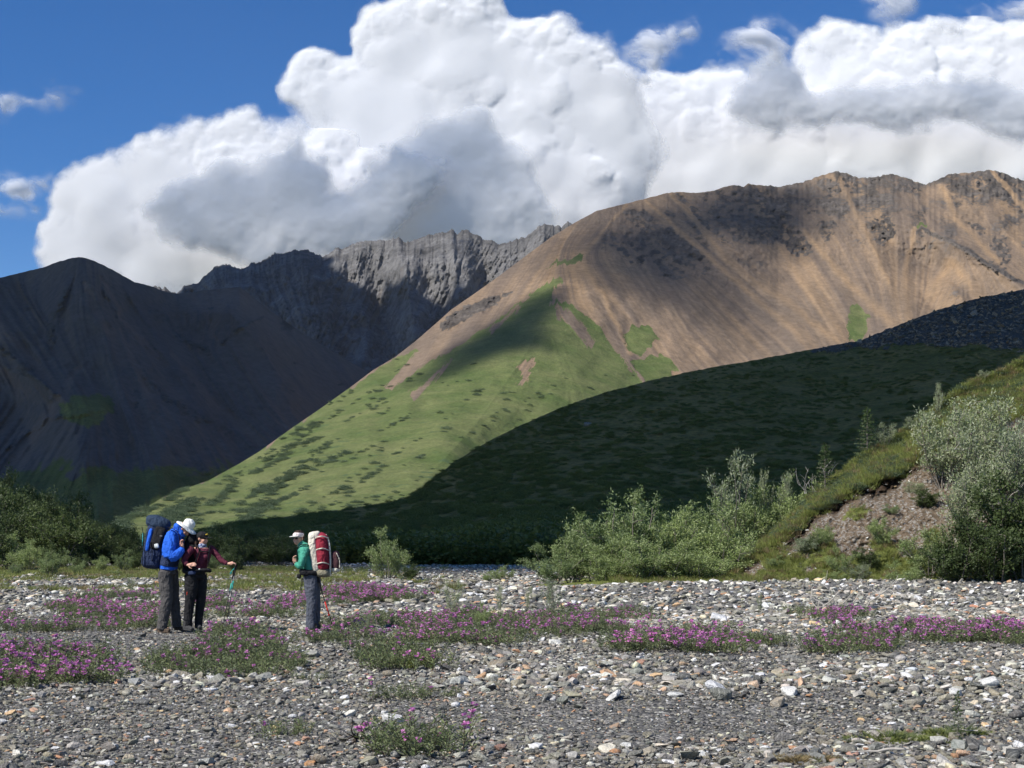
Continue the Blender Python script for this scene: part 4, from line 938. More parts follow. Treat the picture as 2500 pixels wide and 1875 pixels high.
# spruce saplings
def spruce_data(seed):
    r = np.random.default_rng(seed); paths = [(np.array([(0,0,-0.02),(0.01,0,0.5),(0,0.01,1.0)]), np.array([0.02,0.012,0.004]))]; P = []; Dd = []
    for k in range(46):
        z = 0.06+0.92*(k/46)**0.9; a = k*2.4; L = 0.34*(1-z)**0.8+0.03; e = np.array([math.cos(a)*L, math.sin(a)*L, z+0.06*L])
        b = np.array([0, 0, z]); paths.append((np.array([b, e]), np.array([0.006, 0.002])))
        for q in range(46):
            u = r.uniform(0.1, 1); P.append(b+(e-b)*u); Dd.append((e-b)/L*0.8+r.normal(size=3)*0.6)
    return tubes(paths, 'stem', m_bark, 3), leaves(np.array(P), np.array(Dd), 0.05, 0.012, r, mat=m_spruce, name='needles')
SPR = [spruce_data(61), spruce_data(62)]
for i, (x, y, z, h, lab) in enumerate([
    (*(lambda p: p)(on(BM, 2015, 1206)), 2.0, 'little spruce on the bank rim among bare twigs'),
    (*(lambda p: p)(on(BM, 2118, 1112)), 2.0, 'little spruce on the skyline of the upper bank rim')]):
    e = put_shrub(SPR, i, (x, y, z-0.05), h, lab, 'spruce', 'spruce saplings', 'spruce_sapling', 0.8)
x, y, z = G(2338, 1805); put_shrub(SPR, 0, (x, y, z), 0.38, 'dark green seedling rising out of the grassy tuft on the gravel', 'seedling', 'spruce saplings', 'spruce_sapling', 0.45)
# big willow on the right edge and its dark undergrowth
for i, (px, py, top, Yoff, w, lab) in enumerate([
   (2310,1185,995,0,0.75,'spreading silver willow on the upper bank slope with bare limbs'),(2420,1150,955,0,0.8,'big silver willow highest on the bank at the photo edge'),(2480,1230,1030,-1,0.8,'silver willow at the photo edge under the highest one'),
   (2360,1300,1130,-1,0.8,'silver willow in the middle of the bank slope with white limbs below'),(2270,1390,1290,-1,1.1,'bright green bushy willow low on the bank slope'),(2330,1425,1290,-2,1.0,'dark green bushy willow at the bank foot'),
   (2430,1428,1280,-2,1.1,'dark willow at the bank foot by the photo edge'),(2490,1400,1200,-2,1.0,'tall dark willow cut off by the photo edge'),(2210,1432,1370,-1,1.2,'low green bush at the foot of the pebbly slope'),
   (2010,1330,1275,0,0.9,'small bush growing on the pebbly slope under the peat lip'),(2050,1395,1340,0,0.9,'small green bush halfway down the pebbly slope'),(2150,1330,1260,0,0.9,'loose bush right of the exposed soil'),(2400,1240,1080,0,0.8,'silver willow behind the white limbs')]):
    p = on(BM, px, min(py, 1434)); Y = p[1]+Yoff*0.5; h = (py-top)/FPX*Y
    put_shrub(WILO if i in (0, 1, 2, 3, 12) else (ALD if i in (5, 6, 7) else WIL), i+2, ((px-CX)/FPX*Y, Y, p[2]-0.1), h*1.08, lab, 'willow' if i < 9 or i == 12 else 'bush', 'willows and bushes on the bank face', 'bank_willow', w)
q_ = np.random.default_rng(44)
for i in range(9):
    px = 1900+i*46+q_.uniform(-10, 10); sc = interp(px, SCARP); py = q_.uniform(sc+45, 1425); p = on(BM, px, py)
    put_shrub((WIL, WILO, ALD)[i % 3], i, (p[0], p[1], p[2]-0.08), q_.uniform(0.3, 0.65), 'low %s plant %s on the pebbly bank slope' % (('bright green', 'silvery', 'dark green', 'ragged green', 'pale silvery', 'dark rounded', 'thin green', 'spreading silvery')[i % 8], ('at the left foot', 'left of the middle', 'right of the middle', 'under the silver willows')[min(3, i//2)]+(', upper' if py < 1330 else ', lower')), 'bush', 'low plants scattered on the bank slope', 'slope_plant', 1.5)
# alders of the left thicket
k = 0
TOPL = [(-60,1175),(0,1190),(56,1204),(113,1218),(170,1226),(226,1255),(250,1278),(330,1300),(450,1300),(560,1290),(650,1290)]
LW = {}
adj = ['deep green','olive green','leafy','dense','ragged','broad','rounded','spreading']
def left_label(px, back, j, kind):
    side = 'far left of the left thicket' if px < 110 else 'middle of the left thicket' if px < 260 else 'thin right end of the left thicket' if px < 420 else 'edge behind the blue jacket'
    return '%s %s in the %s row at the %s' % (adj[j % 8], kind, back, side)
for row, (Y, dy, hh, n, kind, nm, back) in enumerate(((94,0,1.0,13,ALD,'alder','rear'),(84,12,0.95,14,ALD,'alder','second'),(75,34,0.9,14,ALD,'alder','third'),(67,70,0.75,14,MIXL,'willow','front'))):
    for i in range(n):
        px = -50+i*46+rr.uniform(-16, 16)+row*9
        if row == 0 and px > 330: continue
        top = interp(px, TOPL)+dy+rr.uniform(-5, 16)+(42 if row == 3 else 0)
        Yq = Y+rr.uniform(-3, 3); x = (px-CX)/FPX*Yq; h = hz(px, top, Yq)
        if h < 0.6: h = 0.6+rr.uniform(0, 0.4)
        put_shrub(kind, i+row, (x, Yq, 0), h*1.05, left_label(px, back, i+row*3, nm), nm, '%ss of the left thicket, %s row' % (nm, back), nm+'_shrub', 0.75 if h > 3 else 1.0)
# shrubs along the valley edge behind the people, in shadow
for i in range(46):
    px = 470+i*19.5+rr.uniform(-9, 9); Y = 84+rr.uniform(-4, 6)
    if 900 < px < 1340: Y = max(Y, 88)
    top = 1345-12*math.sin(i*1.7)+rr.uniform(-10, 10) if px > 700 else 1315+rr.uniform(-14, 14)
    h = hz(px, top, Y); key = int(px < 560)+2*int(px < 700)+4*int(px < 850)+8*int(px < 930)+16*int(px < 1080)+32*int(px < 1250); LW.setdefault(key, []).append(0)
    put_shrub(ALD, i, ((px-CX)/FPX*Y, Y, 0), max(h, 0.7)*1.1, '%s dark shrub along the hill foot, %s' % (['first','second','third','fourth','fifth','sixth','seventh','eighth','ninth','tenth','eleventh','twelfth'][len(LW[key])-1], 'behind the woman in maroon' if px < 560 else 'left of the hiker in green' if px < 700 else 'behind the hiker in green' if px < 850 else 'left of the lone willow' if px < 930 else 'right of the lone willow' if px < 1080 else 'above the shaded gravel' if px < 1250 else 'behind the bank thicket end'), 'shrub', 'shaded shrubs along the foot of the near hill', 'valley_shrub', 1.2)
# lone willows on the gravel
for i, (px, Y, top, w, kind, lab, cat) in enumerate([(945,51,1310,0.85,WIL,'lone round willow on the open gravel behind the red backpack','willow'),(1000,50,1385,1.6,ALD,'low green mat of leaves beside the lone round willow','bush'),
    (1225,50,1385,1.3,WIL,'low pale willow on the gravel at the shadow edge','willow'),(1190,49,1398,1.4,WIL,'tiny willow left of the low pale one','willow'),
    (320,40,1412,0.6,WILS,'pale upright willow shoots behind the grey trousers','willow'),(120,56,1350,1.0,WIL,'pale yellow green willow before the left thicket, far left','willow'),(190,58,1370,1.0,WIL,'pale willow before the left thicket, beside the far left one','willow'),(40,57,1375,1.0,WIL,'low willow at the left photo edge before the thicket','willow'),(285,57,1392,1.2,WIL,'low willow before the thin end of the left thicket','willow')]):
    x = (px-CX)/FPX*Y; z = ghf(x, Y)
    put_shrub(kind, i, (x, Y, z), (hz(px, top, Y)-z)*1.05, lab, cat, 'plants standing alone on the gravel', 'lone_willow', w)
# silver willow shoots among the fireweed
for i, (px, py, top, w, kind, lab) in enumerate([(1105,1512,1432,0.55,WILS,'silvery willow shoots standing over the middle fireweed patch'),(1220,1500,1430,0.28,WILS,'single yellowish willow shoot right of the silvery shoots'),
    (1350,1500,1420,0.6,WILS,'silver willow shoots with dark leaves near the bleached twigs'),(1290,1488,1440,0.4,WILS,'small willow shoot between the yellowish and the dark leaved ones'),(1180,1540,1480,0.5,WIL,'bright green willow shoot inside the middle fireweed patch'),
    (895,1560,1500,0.6,WILS,'grey green willow shoot at the near end of the middle fireweed patch'),(205,1500,1480,0.8,WIL,'small willow clump behind the left fireweed patch'),(1855,1500,1450,0.3,WILS,'lone shoot among cobbles left of the driftwood')]):
    x, y, z = G(px, py); h = (py-top)/FPX*y
    put_shrub(kind, i, (x, y, z), h*1.05, lab, 'willow', 'willow shoots among the fireweed', 'willow_shoot', w)

# ---------------------------------------------------------------- fireweed
def fire_clump(seed, nstem, h, flower, spread=0.34):
    r = np.random.default_rng(seed); P = []; Dd = []; FP = []; FD = []; paths = []
    for s in range(nstem):
        a = r.uniform(0, 6.283); q = math.sqrt(r.uniform())*spread; b = np.array([math.cos(a)*q, math.sin(a)*q, 0.0])
        d = np.array([math.cos(a)*0.35+r.normal()*0.18, math.sin(a)*0.35+r.normal()*0.18, 1.0]); H = h*r.uniform(0.6, 1.15); d /= np.linalg.norm(d)
        paths.append((np.array([b, b+d*H*0.5, b+d*H]), np.array([0.003, 0.0025, 0.0015])))
        for k in range(15):
            u = 0.08+0.85*(k+r.uniform())/15; a2 = k*2.4+r.uniform(-0.5, 0.5)
            P.append(b+d*H*u); Dd.append(np.array([math.cos(a2), math.sin(a2), 0.45+r.uniform(-0.2, 0.4)]))
        if r.uniform() < flower:
            for k in range(r.integers(3, 7)):
                c = b+d*H*(0.82+0.22*k/5)+r.normal(size=3)*0.012; a0 = r.uniform(0, 6.283); tilt = r.normal(size=3)*0.35
                for p4 in range(4):
                    FP.append(c); FD.append(np.array([math.cos(a0+1.571*p4), math.sin(a0+1.571*p4), 0.15])+tilt)
    st = tubes(paths, 'stems', m_root, 3); lf = leaves(np.array(P), np.array(Dd), 0.052, 0.013, r, mat=m_fire)
    fl = leaves(np.array(FP), np.array(FD), 0.027, 0.023, r, mat=m_petal, name='blossoms') if FP else None
    return st, lf, fl
FC = [fire_clump(70+i, 26, 0.21, 0.42) for i in range(4)]; FL = [fire_clump(80+i, 24, 0.22, 0.04) for i in range(4)]; FM = [fire_clump(90+i, 22, 0.17, 0.16) for i in range(3)]
def patch(poly, n, mix, label, seed, hs=1.0, cat='fireweed', name='fireweed_patch'):
    r = np.random.default_rng(seed); P = np.array(poly, float)
    gp = [G(x, y) for x, y in poly]; cxy = np.mean(np.array(gp), axis=0)
    e = empty(name, (float(cxy[0]), float(cxy[1]), ghf(cxy[0], cxy[1])), 0, label, cat, 'fireweed patches on the gravel bar')
    gx = np.array([g[0] for g in gp]); gy = np.array([g[1] for g in gp]); k = 0; tries = 0
    n = max(1, int(n*0.72)) if n > 3 else n
    while k < n and tries < 20000:
        tries += 1
        x = r.uniform(gx.min(), gx.max()); y = r.uniform(gy.min(), gy.max())
        if inpoly(np.array([x]), np.array([y]), list(zip(gx, gy)))[0] < 0: continue
        if n > 3 and fbm(np.array([x*0.9]), np.array([y*0.7]), 2, seed)[0] < -0.12: continue
        u = r.uniform(); kind = FC if u < mix[0] else FM if u < mix[0]+mix[1] else FL
        s = hs*r.uniform(0.75, 1.25); j = int(r.integers(0, len(kind))); rz = r.uniform(0, 6.28)
        for me, nm in zip(kind[j], ('stems', 'foliage', 'blossoms')):
            if me is None: continue
            o = link(bpy.data.objects.new(nm, me)); o.parent = e
            o.location = (x-cxy[0], y-cxy[1], ghf(x, y)-e.location.z); o.rotation_euler = (0, 0, rz); o.scale = (s, s, s)
        k += 1
    return e
patch([(-30,1512),(110,1482),(250,1478),(395,1488),(410,1538),(200,1545),(-30,1545)], 95, (0.4,0.3), 'long fireweed patch running from the left edge to the grey trousers', 1)
patch([(-40,1615),(120,1600),(215,1612),(280,1645),(260,1668),(80,1680),(-40,1700)], 60, (0.42,0.2), 'nearest left fireweed patch, blooming at its back edge', 2, 1.15)
patch([(365,1640),(400,1612),(500,1598),(640,1590),(712,1612),(705,1650),(560,1662),(380,1648)], 62, (0.05,0.22), 'leafy near fireweed patch with few blooms, left of centre', 3, 1.05)
patch([(500,1470),(600,1478),(650,1500),(640,1525),(540,1520),(490,1495)], 26, (0.5,0.3), 'small fireweed patch behind the pair of trekking poles', 4)
patch([(500,1548),(640,1540),(700,1556),(640,1592),(520,1598)], 24, (0.1,0.3), 'sparse low fireweed in front of the trekking poles', 5)
patch([(790,1452),(860,1440),(1010,1448),(1030,1470),(900,1480),(800,1478)], 75, (0.8,0.15), 'bright fireweed strip behind the red trekking pole', 6, 1.1)
patch([(680,1468),(745,1462),(745,1486),(690,1490)], 16, (0.6,0.3), 'short fireweed strip left of the person with the red pack', 7)
patch([(740,1556),(820,1530),(950,1512),(1180,1498),(1400,1492),(1590,1500),(1600,1535),(1560,1548),(1350,1560),(1240,1580),(1080,1592),(900,1598),(790,1580)], 215, (0.22,0.4), 'largest fireweed patch, spreading across the middle of the gravel bar', 8)
patch([(905,1600),(970,1590),(1040,1610),(1045,1632),(960,1638),(890,1620)], 20, (0.0,0.05), 'flowerless leafy clump in front of the largest fireweed patch', 9, 1.1)
patch([(1590,1572),(1640,1550),(1760,1545),(1810,1562),(1800,1592),(1650,1602)], 42, (0.55,0.2), 'compact bright fireweed patch in the middle right', 10)
patch([(1470,1560),(1560,1562),(1580,1592),(1490,1590)], 12, (0.3,0.3), 'scattered fireweed stems left of the compact bright patch', 11)
patch([(1810,1560),(1920,1575),(1910,1600),(1800,1600)], 10, (0.0,0.4), 'thin dry looking fireweed right of the compact bright patch', 12, 0.9)
patch([(1945,1500),(2060,1485),(2100,1512),(2040,1532),(1960,1528)], 26, (0.5,0.2), 'small fireweed patch just in front of the driftwood', 13)
patch([(1945,1572),(2050,1560),(2120,1566),(2110,1596),(1990,1600)], 26, (0.15,0.3), 'leafy fireweed patch with few blooms, at the start of the right band', 14)
patch([(2080,1545),(2250,1530),(2450,1535),(2540,1555),(2540,1600),(2300,1602),(2120,1596)], 120, (0.5,0.25), 'wide fireweed band reaching the right edge', 15)
patch([(180,1460),(330,1450),(420,1456),(400,1468),(200,1472)], 26, (0.25,0.3), 'faint far fireweed strip behind the long left patch', 16)
patch([(640,1490),(700,1488),(735,1512),(660,1520)], 12, (0.2,0.4), 'sparse fireweed between the two groups of hikers', 17)
patch([(1060,1700),(1100,1700),(1095,1712),(1065,1712)], 1, (0,0.0), 'tiny green sprig by the pale grey rounded boulder', 18, 0.7, 'seedling', 'green_sprig')
patch([(735,1662),(775,1662),(770,1672),(740,1672)], 1, (0,0.0), 'tiny green sprig in the gravel left of centre', 19, 0.7, 'seedling', 'green_sprig')
patch([(965,1700),(1015,1702),(1010,1714),(970,1714)], 2, (0,0.0), 'little grey green sprig right of centre in the gravel', 20, 0.8, 'seedling', 'green_sprig')
patch([(670,1790),(730,1790),(725,1800),(675,1800)], 2, (0,0.0), 'small flat sprig in the near gravel', 21, 0.6, 'seedling', 'green_sprig')
# foreground plant with its dark roots
fp = patch([(850,1800),(920,1790),(950,1815),(1040,1815),(1050,1845),(900,1835)], 8, (0.0,0.12), 'flowering foreground plant with dark exposed roots', 22, 0.95, 'fireweed', 'rooted_plant')
r = np.random.default_rng(9); pr = []
x, y, z = G(872, 1812); c0 = np.array([x-fp.location.x, y-fp.location.y, z-fp.location.z+0.03])
for i in range(9):
    a = r.uniform(-2.6, -0.5); w_ = wander(r, c0, (math.cos(a), math.sin(a), -0.1), r.uniform(0.12, 0.3), 6, 0.35); w_[:, 2] = np.maximum(w_[:, 2], c0[2]-0.03+0.01*r.uniform(size=7)); pr.append((w_, np.linspace(0.009, 0.002, 7)))
o = link(bpy.data.objects.new('roots', tubes(pr, 'roots', m_root, 5))); o.parent = fp

# ---------------------------------------------------------------- grass
def grass_data(seed, n, h, spread, mat, lean=0.35, w=0.006):
    r = np.random.default_rng(seed); a = r.uniform(0, 6.283, n); q = np.sqrt(r.uniform(size=n))*spread
    P = np.stack([np.cos(a)*q, np.sin(a)*q, np.zeros(n)], -1); a2 = a+r.normal(size=n)*0.8
    D = np.stack([np.cos(a2)*lean, np.sin(a2)*lean, np.ones(n)], -1)+r.normal(size=(n, 3))*0.15
    return leaves(P, D, h, w, r, mat=mat, name='blades', droop=0.15)
gcol = bpy.data.collections.new('grass_kinds')
for i in range(5): gcol.objects.link(bpy.data.objects.new('grass_kind_%d' % i, grass_data(30+i, 60, 0.28, 0.16, m_grass if i < 4 else m_dry, w=0.012)))
r = np.random.default_rng(15); P = []; S = []
while len(P) < 9000:                     # turf of the bank
    px = r.uniform(1500, 2560); sc = interp(px, SCARP); si = interp(px, SIL_B); u = r.uniform()
    if u < 0.72: py = r.uniform(si+1, sc+9*abs(r.normal())*(r.uniform() < 0.4))
    else:
        py = r.uniform(sc, 1436)
        if fbm(np.array([px/60]), np.array([py/45]), 3, 19)[0]+0.7*sstep(1300, 1420, py)-0.3 < 0.12: continue
    P.append(on(BM, px, py)); S.append(r.uniform(0.5, 1.05)*(0.8 if u > 0.72 else 1))
P = np.array(P); S = np.array(S); n = len(P)
tag(scatter_object('bank_grass', P, np.stack([r.normal(size=n)*0.2, r.normal(size=n)*0.2, r.uniform(0, 6.28, n)], -1), np.stack([S*1.2, S*1.2, S], -1), r.integers(0, 5, n), gcol), kind='stuff')
P = []; S = []
while len(P) < 5200:                     # thin meadow before the left thicket and beyond the people
    y = r.uniform(36, 74); x = r.uniform(-0.42, 0.42)*y; px = CX+FPX*x/y
    g = float(green_at(np.array([x]), np.array([y]))[0])
    if r.uniform() > g*1.1 or fbm(np.array([x*0.25]), np.array([y*0.2]), 3, 91)[0] < (-0.1 if y < 52 else -0.6): continue
    P.append((x, y, ghf(x, y))); S.append(r.uniform(0.5, 1.1))
P = np.array(P); S = np.array(S); n = len(P)
tag(scatter_object('meadow_grass', P, np.stack([np.zeros(n), np.zeros(n), r.uniform(0, 6.28, n)], -1), np.stack([S*1.3, S*1.3, S*0.8], -1), r.integers(0, 5, n), gcol), kind='stuff')
# tufts on the near gravel
def tuft(px, py, wpx, h, mat, n, label, cat, seed, lean=0.5, name='grass_tuft', flat=0.5):
    x, y, z = G(px, py); w = wpx/FPX*y/2; e = empty(name, (x, y, z), 0, label, cat)
    r = np.random.default_rng(seed)
    for k in range(16):
        a = r.uniform(0, 6.28); q = math.sqrt(r.uniform()); dx = math.cos(a)*q*w; dy = math.sin(a)*q*w*flat
        o = link(bpy.data.objects.new('blades', grass_data(seed*30+k, n//3, h*r.uniform(0.6, 1.5)*(1.25-0.6*q), w*r.uniform(0.15, 0.3), mat[k % len(mat)], lean, 0.006))); o.parent = e; o.location = (dx, dy, ghf(x+dx, y+dy)-z)
    return e
tuft(2200,1808,270,0.07,[m_grass,m_grass,m_grass,m_fire],420,'green grassy tuft creeping over the near gravel','grass tuft',201,0.9)
tuft(2340,1795,150,0.08,[m_grass,m_fire],300,'green tuft around the dark seedling','grass tuft',204,0.8)
tuft(1975,1862,190,0.06,[m_dry,m_dry,m_fire,m_dry],560,'mound of brown dry moss at the bottom of the gravel','moss',202,1.0,'moss_mound')
tuft(1010,1630,90,0.14,[m_grass,m_grass],240,'light green grass tuft at the end of the leafy clump','grass tuft',203,0.3)
tuft(1110,1440,80,0.26,[m_grass,m_dry],160,'olive grass tuft on the far gravel behind the silvery shoots','grass tuft',205,0.5)
tuft(868,1445,70,0.2,[m_dry,m_dry],160,'rusty dry tuft beyond the bright fireweed strip','grass tuft',206,0.6)

# ---------------------------------------------------------------- shrub cover of the hills
m_cover = leaf_mat('cover_leaf', (0.08,0.11,0.022), (0.19,0.20,0.05), (0.17,0.18,0.05))
scover = bpy.data.collections.new('cover_kinds')
m_spur = leaf_mat('slope_willow', (0.05,0.085,0.042), (0.12,0.165,0.095), (0.13,0.17,0.10))
wcover = bpy.data.collections.new('slope_willow_kinds')
for i in range(4):
    r_ = np.random.default_rng(130+i); nl = 620; v = r_.normal(size=(nl, 3)); v /= np.linalg.norm(v, axis=1)[:, None]; v *= (r_.uniform(0.5, 1, (nl, 1))*(1+0.25*r_.normal(size=(nl, 1)))); v[:, 2] = np.abs(v[:, 2])*0.75
    scover.objects.link(bpy.data.objects.new('cover_kind_%d' % i, leaves(v, v+r_.normal(size=(nl, 3))*0.6, 0.15, 0.10, r_, mat=m_cover)))
    wcover.objects.link(bpy.data.objects.new('slope_willow_%d' % i, leaves(v, v+r_.normal(size=(nl, 3))*0.6, 0.15, 0.10, r_, mat=m_spur)))
def cover(name, M, n, px0, px1, dens, size, seed, zs=0.8, kinds=None):
    r = np.random.default_rng(seed); px, t, ys, yb, D, PYm = M; P = []; S = []
    N = n*6; X = r.uniform(px0, px1, N); T = r.uniform(0.0, 0.995, N)**1.0
    J = np.clip(np.searchsorted(px, X), 0, len(px)-1); I = np.clip((T*(len(t)-1)).astype(int), 0, len(t)-1)
    Y = PYm[I, J]; d = D[I, J]; k = np.nonzero(r.uniform(size=N) < dens(X, Y, T))[0][:n]
    X, Y, T, d = X[k], Y[k], T[k], d[k]; P = np.stack([(X-CX)/FPX*d, d, CH+(HY-Y)/FPX*d], -1); S = size(X, Y, T, r)
    m = len(P)
    return tag(scatter_object(name, P, np.stack([r.normal(size=m)*0.15, r.normal(size=m)*0.15, r.uniform(0, 6.28, m)], -1), np.stack([S*1.3, S*1.3, S*zs], -1), r.integers(0, 4, m), kinds or scover), kind='stuff')
cover('hill_shrubs', HM, 15000, 385, 2600, lambda X, Y, T: np.clip(0.35+0.9*fbm(X/55, Y/13, 3, 71)+0.6*sstep(0.35, 0.05, T), 0.0, 1)*(1-0.97*sstep(-8, 10, inpoly(X, Y, [(1960,880),(2110,855),(2250,843),(2380,848),(2700,880),(2800,600),(2300,600),(2100,790)]))),
      lambda X, Y, T, r: (0.45+0.9*sstep(0.4, 0.02, T))*np.exp(0.3*np.clip(r.normal(size=len(X)), -2, 1.6)), 3)
cover('spur_shrubs', RM, 3800, 270, 1750, lambda X, Y, T: np.clip(1.6*(fbm((0.85*X-0.52*Y)/95, (0.52*X+0.85*Y)/13, 4, 171)-0.10)+0.03, 0, 0.7)*sstep(840, 1150, Y+0.10*(1300-X)), lambda X, Y, T, r: (0.75+1.2*sstep(0.1, 0.6, T))*np.exp(0.35*np.clip(r.normal(size=len(X)), -2, 1.8)), 4, 0.7, wcover)
r = np.random.default_rng(27); P = []; S = []
while len(P) < 1500:                     # leafy herbs in the turf of the bank
    px = r.uniform(1750, 2560); sc = interp(px, SCARP); si = interp(px, SIL_B); py = r.uniform(si+2, sc)
    if fbm(np.array([px/40]), np.array([py/30]), 3, 77)[0] < -0.1: continue
    P.append(on(BM, px, py)); S.append(r.uniform(0.08, 0.3))
P = np.array(P); S = np.array(S); n = len(P)
tag(scatter_object('bank_herbs', P, np.stack([np.zeros(n), np.zeros(n), r.uniform(0, 6.28, n)], -1), np.stack([S*1.2, S*1.2, S*0.9], -1), r.integers(0, 4, n), wcover), kind='stuff')
r = np.random.default_rng(21)
# grey rock on the dark hill, stones of the bank face, dark scree of the hill top
p = on(HM, 1434, 1040); tag(put_stone(p[0], p[1], p[2]+0.2, 2.3, (.22,.19,.14), r, up=1.2, name='boulder'), 'lone grey boulder halfway up the shaded near hill', 'boulder')
P = []; S = []
while len(P) < 2600:
    px = r.uniform(1820, 2500); sc = interp(px, SCARP); py = r.uniform(sc+6, 1434)
    if fbm(np.array([px/60]), np.array([py/45]), 3, 19)[0]+0.7*sstep(1300, 1420, py)-0.3 > 0.35: continue
    P.append(on(BM, px, py)); S.append(0.05*math.exp(0.5*r.normal()))
P = np.array(P); S = np.array(S); n = len(P)
o = scatter_object('bank_stones', P, stone_rot(r, n)*2, np.stack([S, S*0.8, S*0.8], -1), r.integers(0, 15, n), scol, {'col': pick_col(r, n, np.full(n, 0.6))}); tag(o, kind='stuff')
px, t, ys, yb, D, PYm = HM; X = r.uniform(1960, 2600, 9000); T = r.uniform(0.55, 1.0, 9000); J = np.clip(np.searchsorted(px, X), 0, len(px)-1); I = (T*(len(t)-1)).astype(int); Y = PYm[I, J]
k = inpoly(X, Y, [(1960,880),(2000,866),(2110,854),(2250,842),(2380,848),(2700,880),(2800,600),(2300,600),(2100,790)])+10*fbm(X/30, Y/12, 3, 111) > 0
X, Y, d = X[k], Y[k], D[I, J][k]; n = len(X); S = 0.8*np.exp(0.45*r.normal(size=n))
o = scatter_object('hilltop_rocks', np.stack([(X-CX)/FPX*d, d, CH+(HY-Y)/FPX*d], -1), stone_rot(r, n)*2, np.stack([S*1.2, S, S], -1), r.integers(0, 12, n), scol, {'col': np.clip(PAL[r.integers(0, 4, n)]*0.75*np.array([1.25,1,0.72]), 0.03, 1)}); tag(o, kind='stuff')
# ---------------------------------------------------------------- driftwood
def drift(px, py, wpx, seed, label, n=9, hh=0.5):
    x, y, z = G(px, py); L = wpx/FPX*y; r = np.random.default_rng(seed); paths = []
    main = wander(r, (L*0.45, 0, 0.05), (-1, 0.1, 0.05), L, 12, 0.12); main[:, 2] = np.clip(main[:, 2], 0.03, 0.4); paths.append((main, np.linspace(min(0.035, L*0.03), min(0.015, L*0.012), 13)))
    for k in range(n):
        j = r.integers(1, 12); a = r.uniform(0, 6.283); b = wander(r, main[j], (math.cos(a), 0.5*math.sin(a), r.uniform(0.1, 1.1)), L*r.uniform(0.15, hh), 7, 0.28); b[:, 2] = np.maximum(b[:, 2], 0.02)
        paths.append((b, np.linspace(min(0.018, L*0.015), min(0.005, L*0.005), 8)))
        for q in range(2):
            c = wander(r, b[r.integers(2, 7)], r.normal(size=3), L*r.uniform(0.06, 0.18), 4, 0.3); c[:, 2] = np.maximum(c[:, 2], 0.02); paths.append((c, np.linspace(min(0.008, L*0.008), min(0.003, L*0.003), 5)))
    o = link(bpy.data.objects.new('driftwood', tubes(paths, 'driftwood', m_drift, 5))); o.location = (x, y, z)
    return tag(o, label, 'driftwood', 'bleached driftwood on the gravel')
drift(2070,1490,240,5,'largest bleached driftwood branch with twigs, before the bank',13,0.5)
drift(2180,1450,150,6,'bleached branch pointing up towards the bank willows',8,0.6)
drift(1380,1432,120,7,'curved bleached twigs beside the outer end of the bank thicket',6,0.5)
drift(835,1512,70,8,'pale forked twig beside the red trekking pole',4,0.6)
drift(1930,1545,30,9,'short pale stick standing between fireweed patches',2,0.6)
drift(2150,1845,150,10,'thin pale twig lying along the green grassy tuft',3,0.2)
drift(2360,1800,60,12,'thin bent twig beside the dark seedling',2,0.7)
# bare limbs of the bank willows
def limbs(px, py, seed, label, L=2.6, n=7, up=0.5, dirx=-1, mat=None):
    p = on(BM, px, py); r = np.random.default_rng(seed); paths = []
    for k in range(n):
        b = wander(r, (r.normal()*0.15, -0.6, 0.3), (dirx*r.uniform(0.2, 1.0), -0.5, up+r.uniform(-0.3, 0.5)), L*r.uniform(0.5, 1), 9, 0.26); paths.append((b, np.linspace(0.012*L, 0.004, 10)))
        for q in range(3): c = wander(r, b[r.integers(3, 9)], r.normal(size=3)+np.array([dirx*0.5, -0.3, 0.4]), L*0.25, 4, 0.3); paths.append((c, np.linspace(0.005*L, 0.003, 5)))
    o = link(bpy.data.objects.new('bare_limbs', tubes(paths, 'bare_limbs', mat or m_drift, 5))); o.location = p
    tag(o, label, 'dead willow', 'bare willow limbs')
limbs(2470,1280,1,'tangle of white bare limbs low in the edge willow',2.6,8,0.1)
limbs(2400,1180,2,'long white bare limbs crossing the big silver willow',2.8,5,0.4)
limbs(1960,1225,3,'grey bare twigs on the bank rim between spruce and thicket',1.2,4,1.0,-0.6)
limbs(2010,1180,4,'grey bare twigs on the rim right of the lower spruce',0.9,4,1.2,0.4)
# ================================================================== the three hikers
def cloth(name, c, rough=0.8, b=0.5, sc=14, c2=None, spec=0.25):
    m = NT(name); tc = m.n('ShaderNodeTexCoord').outputs['Object']
    n = m.ma('ADD', m.noise(sc, 4, 0.6, tc, 0.6), m.ma('MULTIPLY', m.noise(5.5, 3, 0.6, m.n('ShaderNodeMapping', {'Vector': tc, 'Scale': (1.0, 1.0, 0.45), 'Rotation': (0, 0.5, 0)}).outputs[0], 2.2), 2.2)); f = m.noise(3.0, 3, 0.5, tc)
    cc = m.mix(f, tuple(v*0.88 for v in c), c2 or tuple(min(1, v*1.12) for v in c))
    return m.done(cc, rough, n, 0.8, 0.03, spec)
mc = {k: cloth('cloth_'+k, v) for k, v in dict(blue=(0.018,0.12,0.62), navy=(0.018,0.03,0.075), black=(0.012,0.012,0.014), grey=(0.075,0.07,0.068), bluegrey=(0.078,0.085,0.108), maroon=(0.10,0.018,0.035),
      red=(0.24,0.018,0.035), green=(0.06,0.30,0.21), cream=(0.62,0.58,0.48), white=(0.74,0.74,0.70), olive=(0.22,0.20,0.14), darkred=(0.07,0.03,0.035), pink=(0.70,0.62,0.60)).items()}
m_skin = NT('skin'); m_skin = m_skin.done(m_skin.mix(m_skin.noise(20, 3, 0.5, m_skin.n('ShaderNodeTexCoord').outputs['Object']), (0.50,0.27,0.19), (0.60,0.34,0.25)), 0.55, extra={'Subsurface Weight': 0.08})
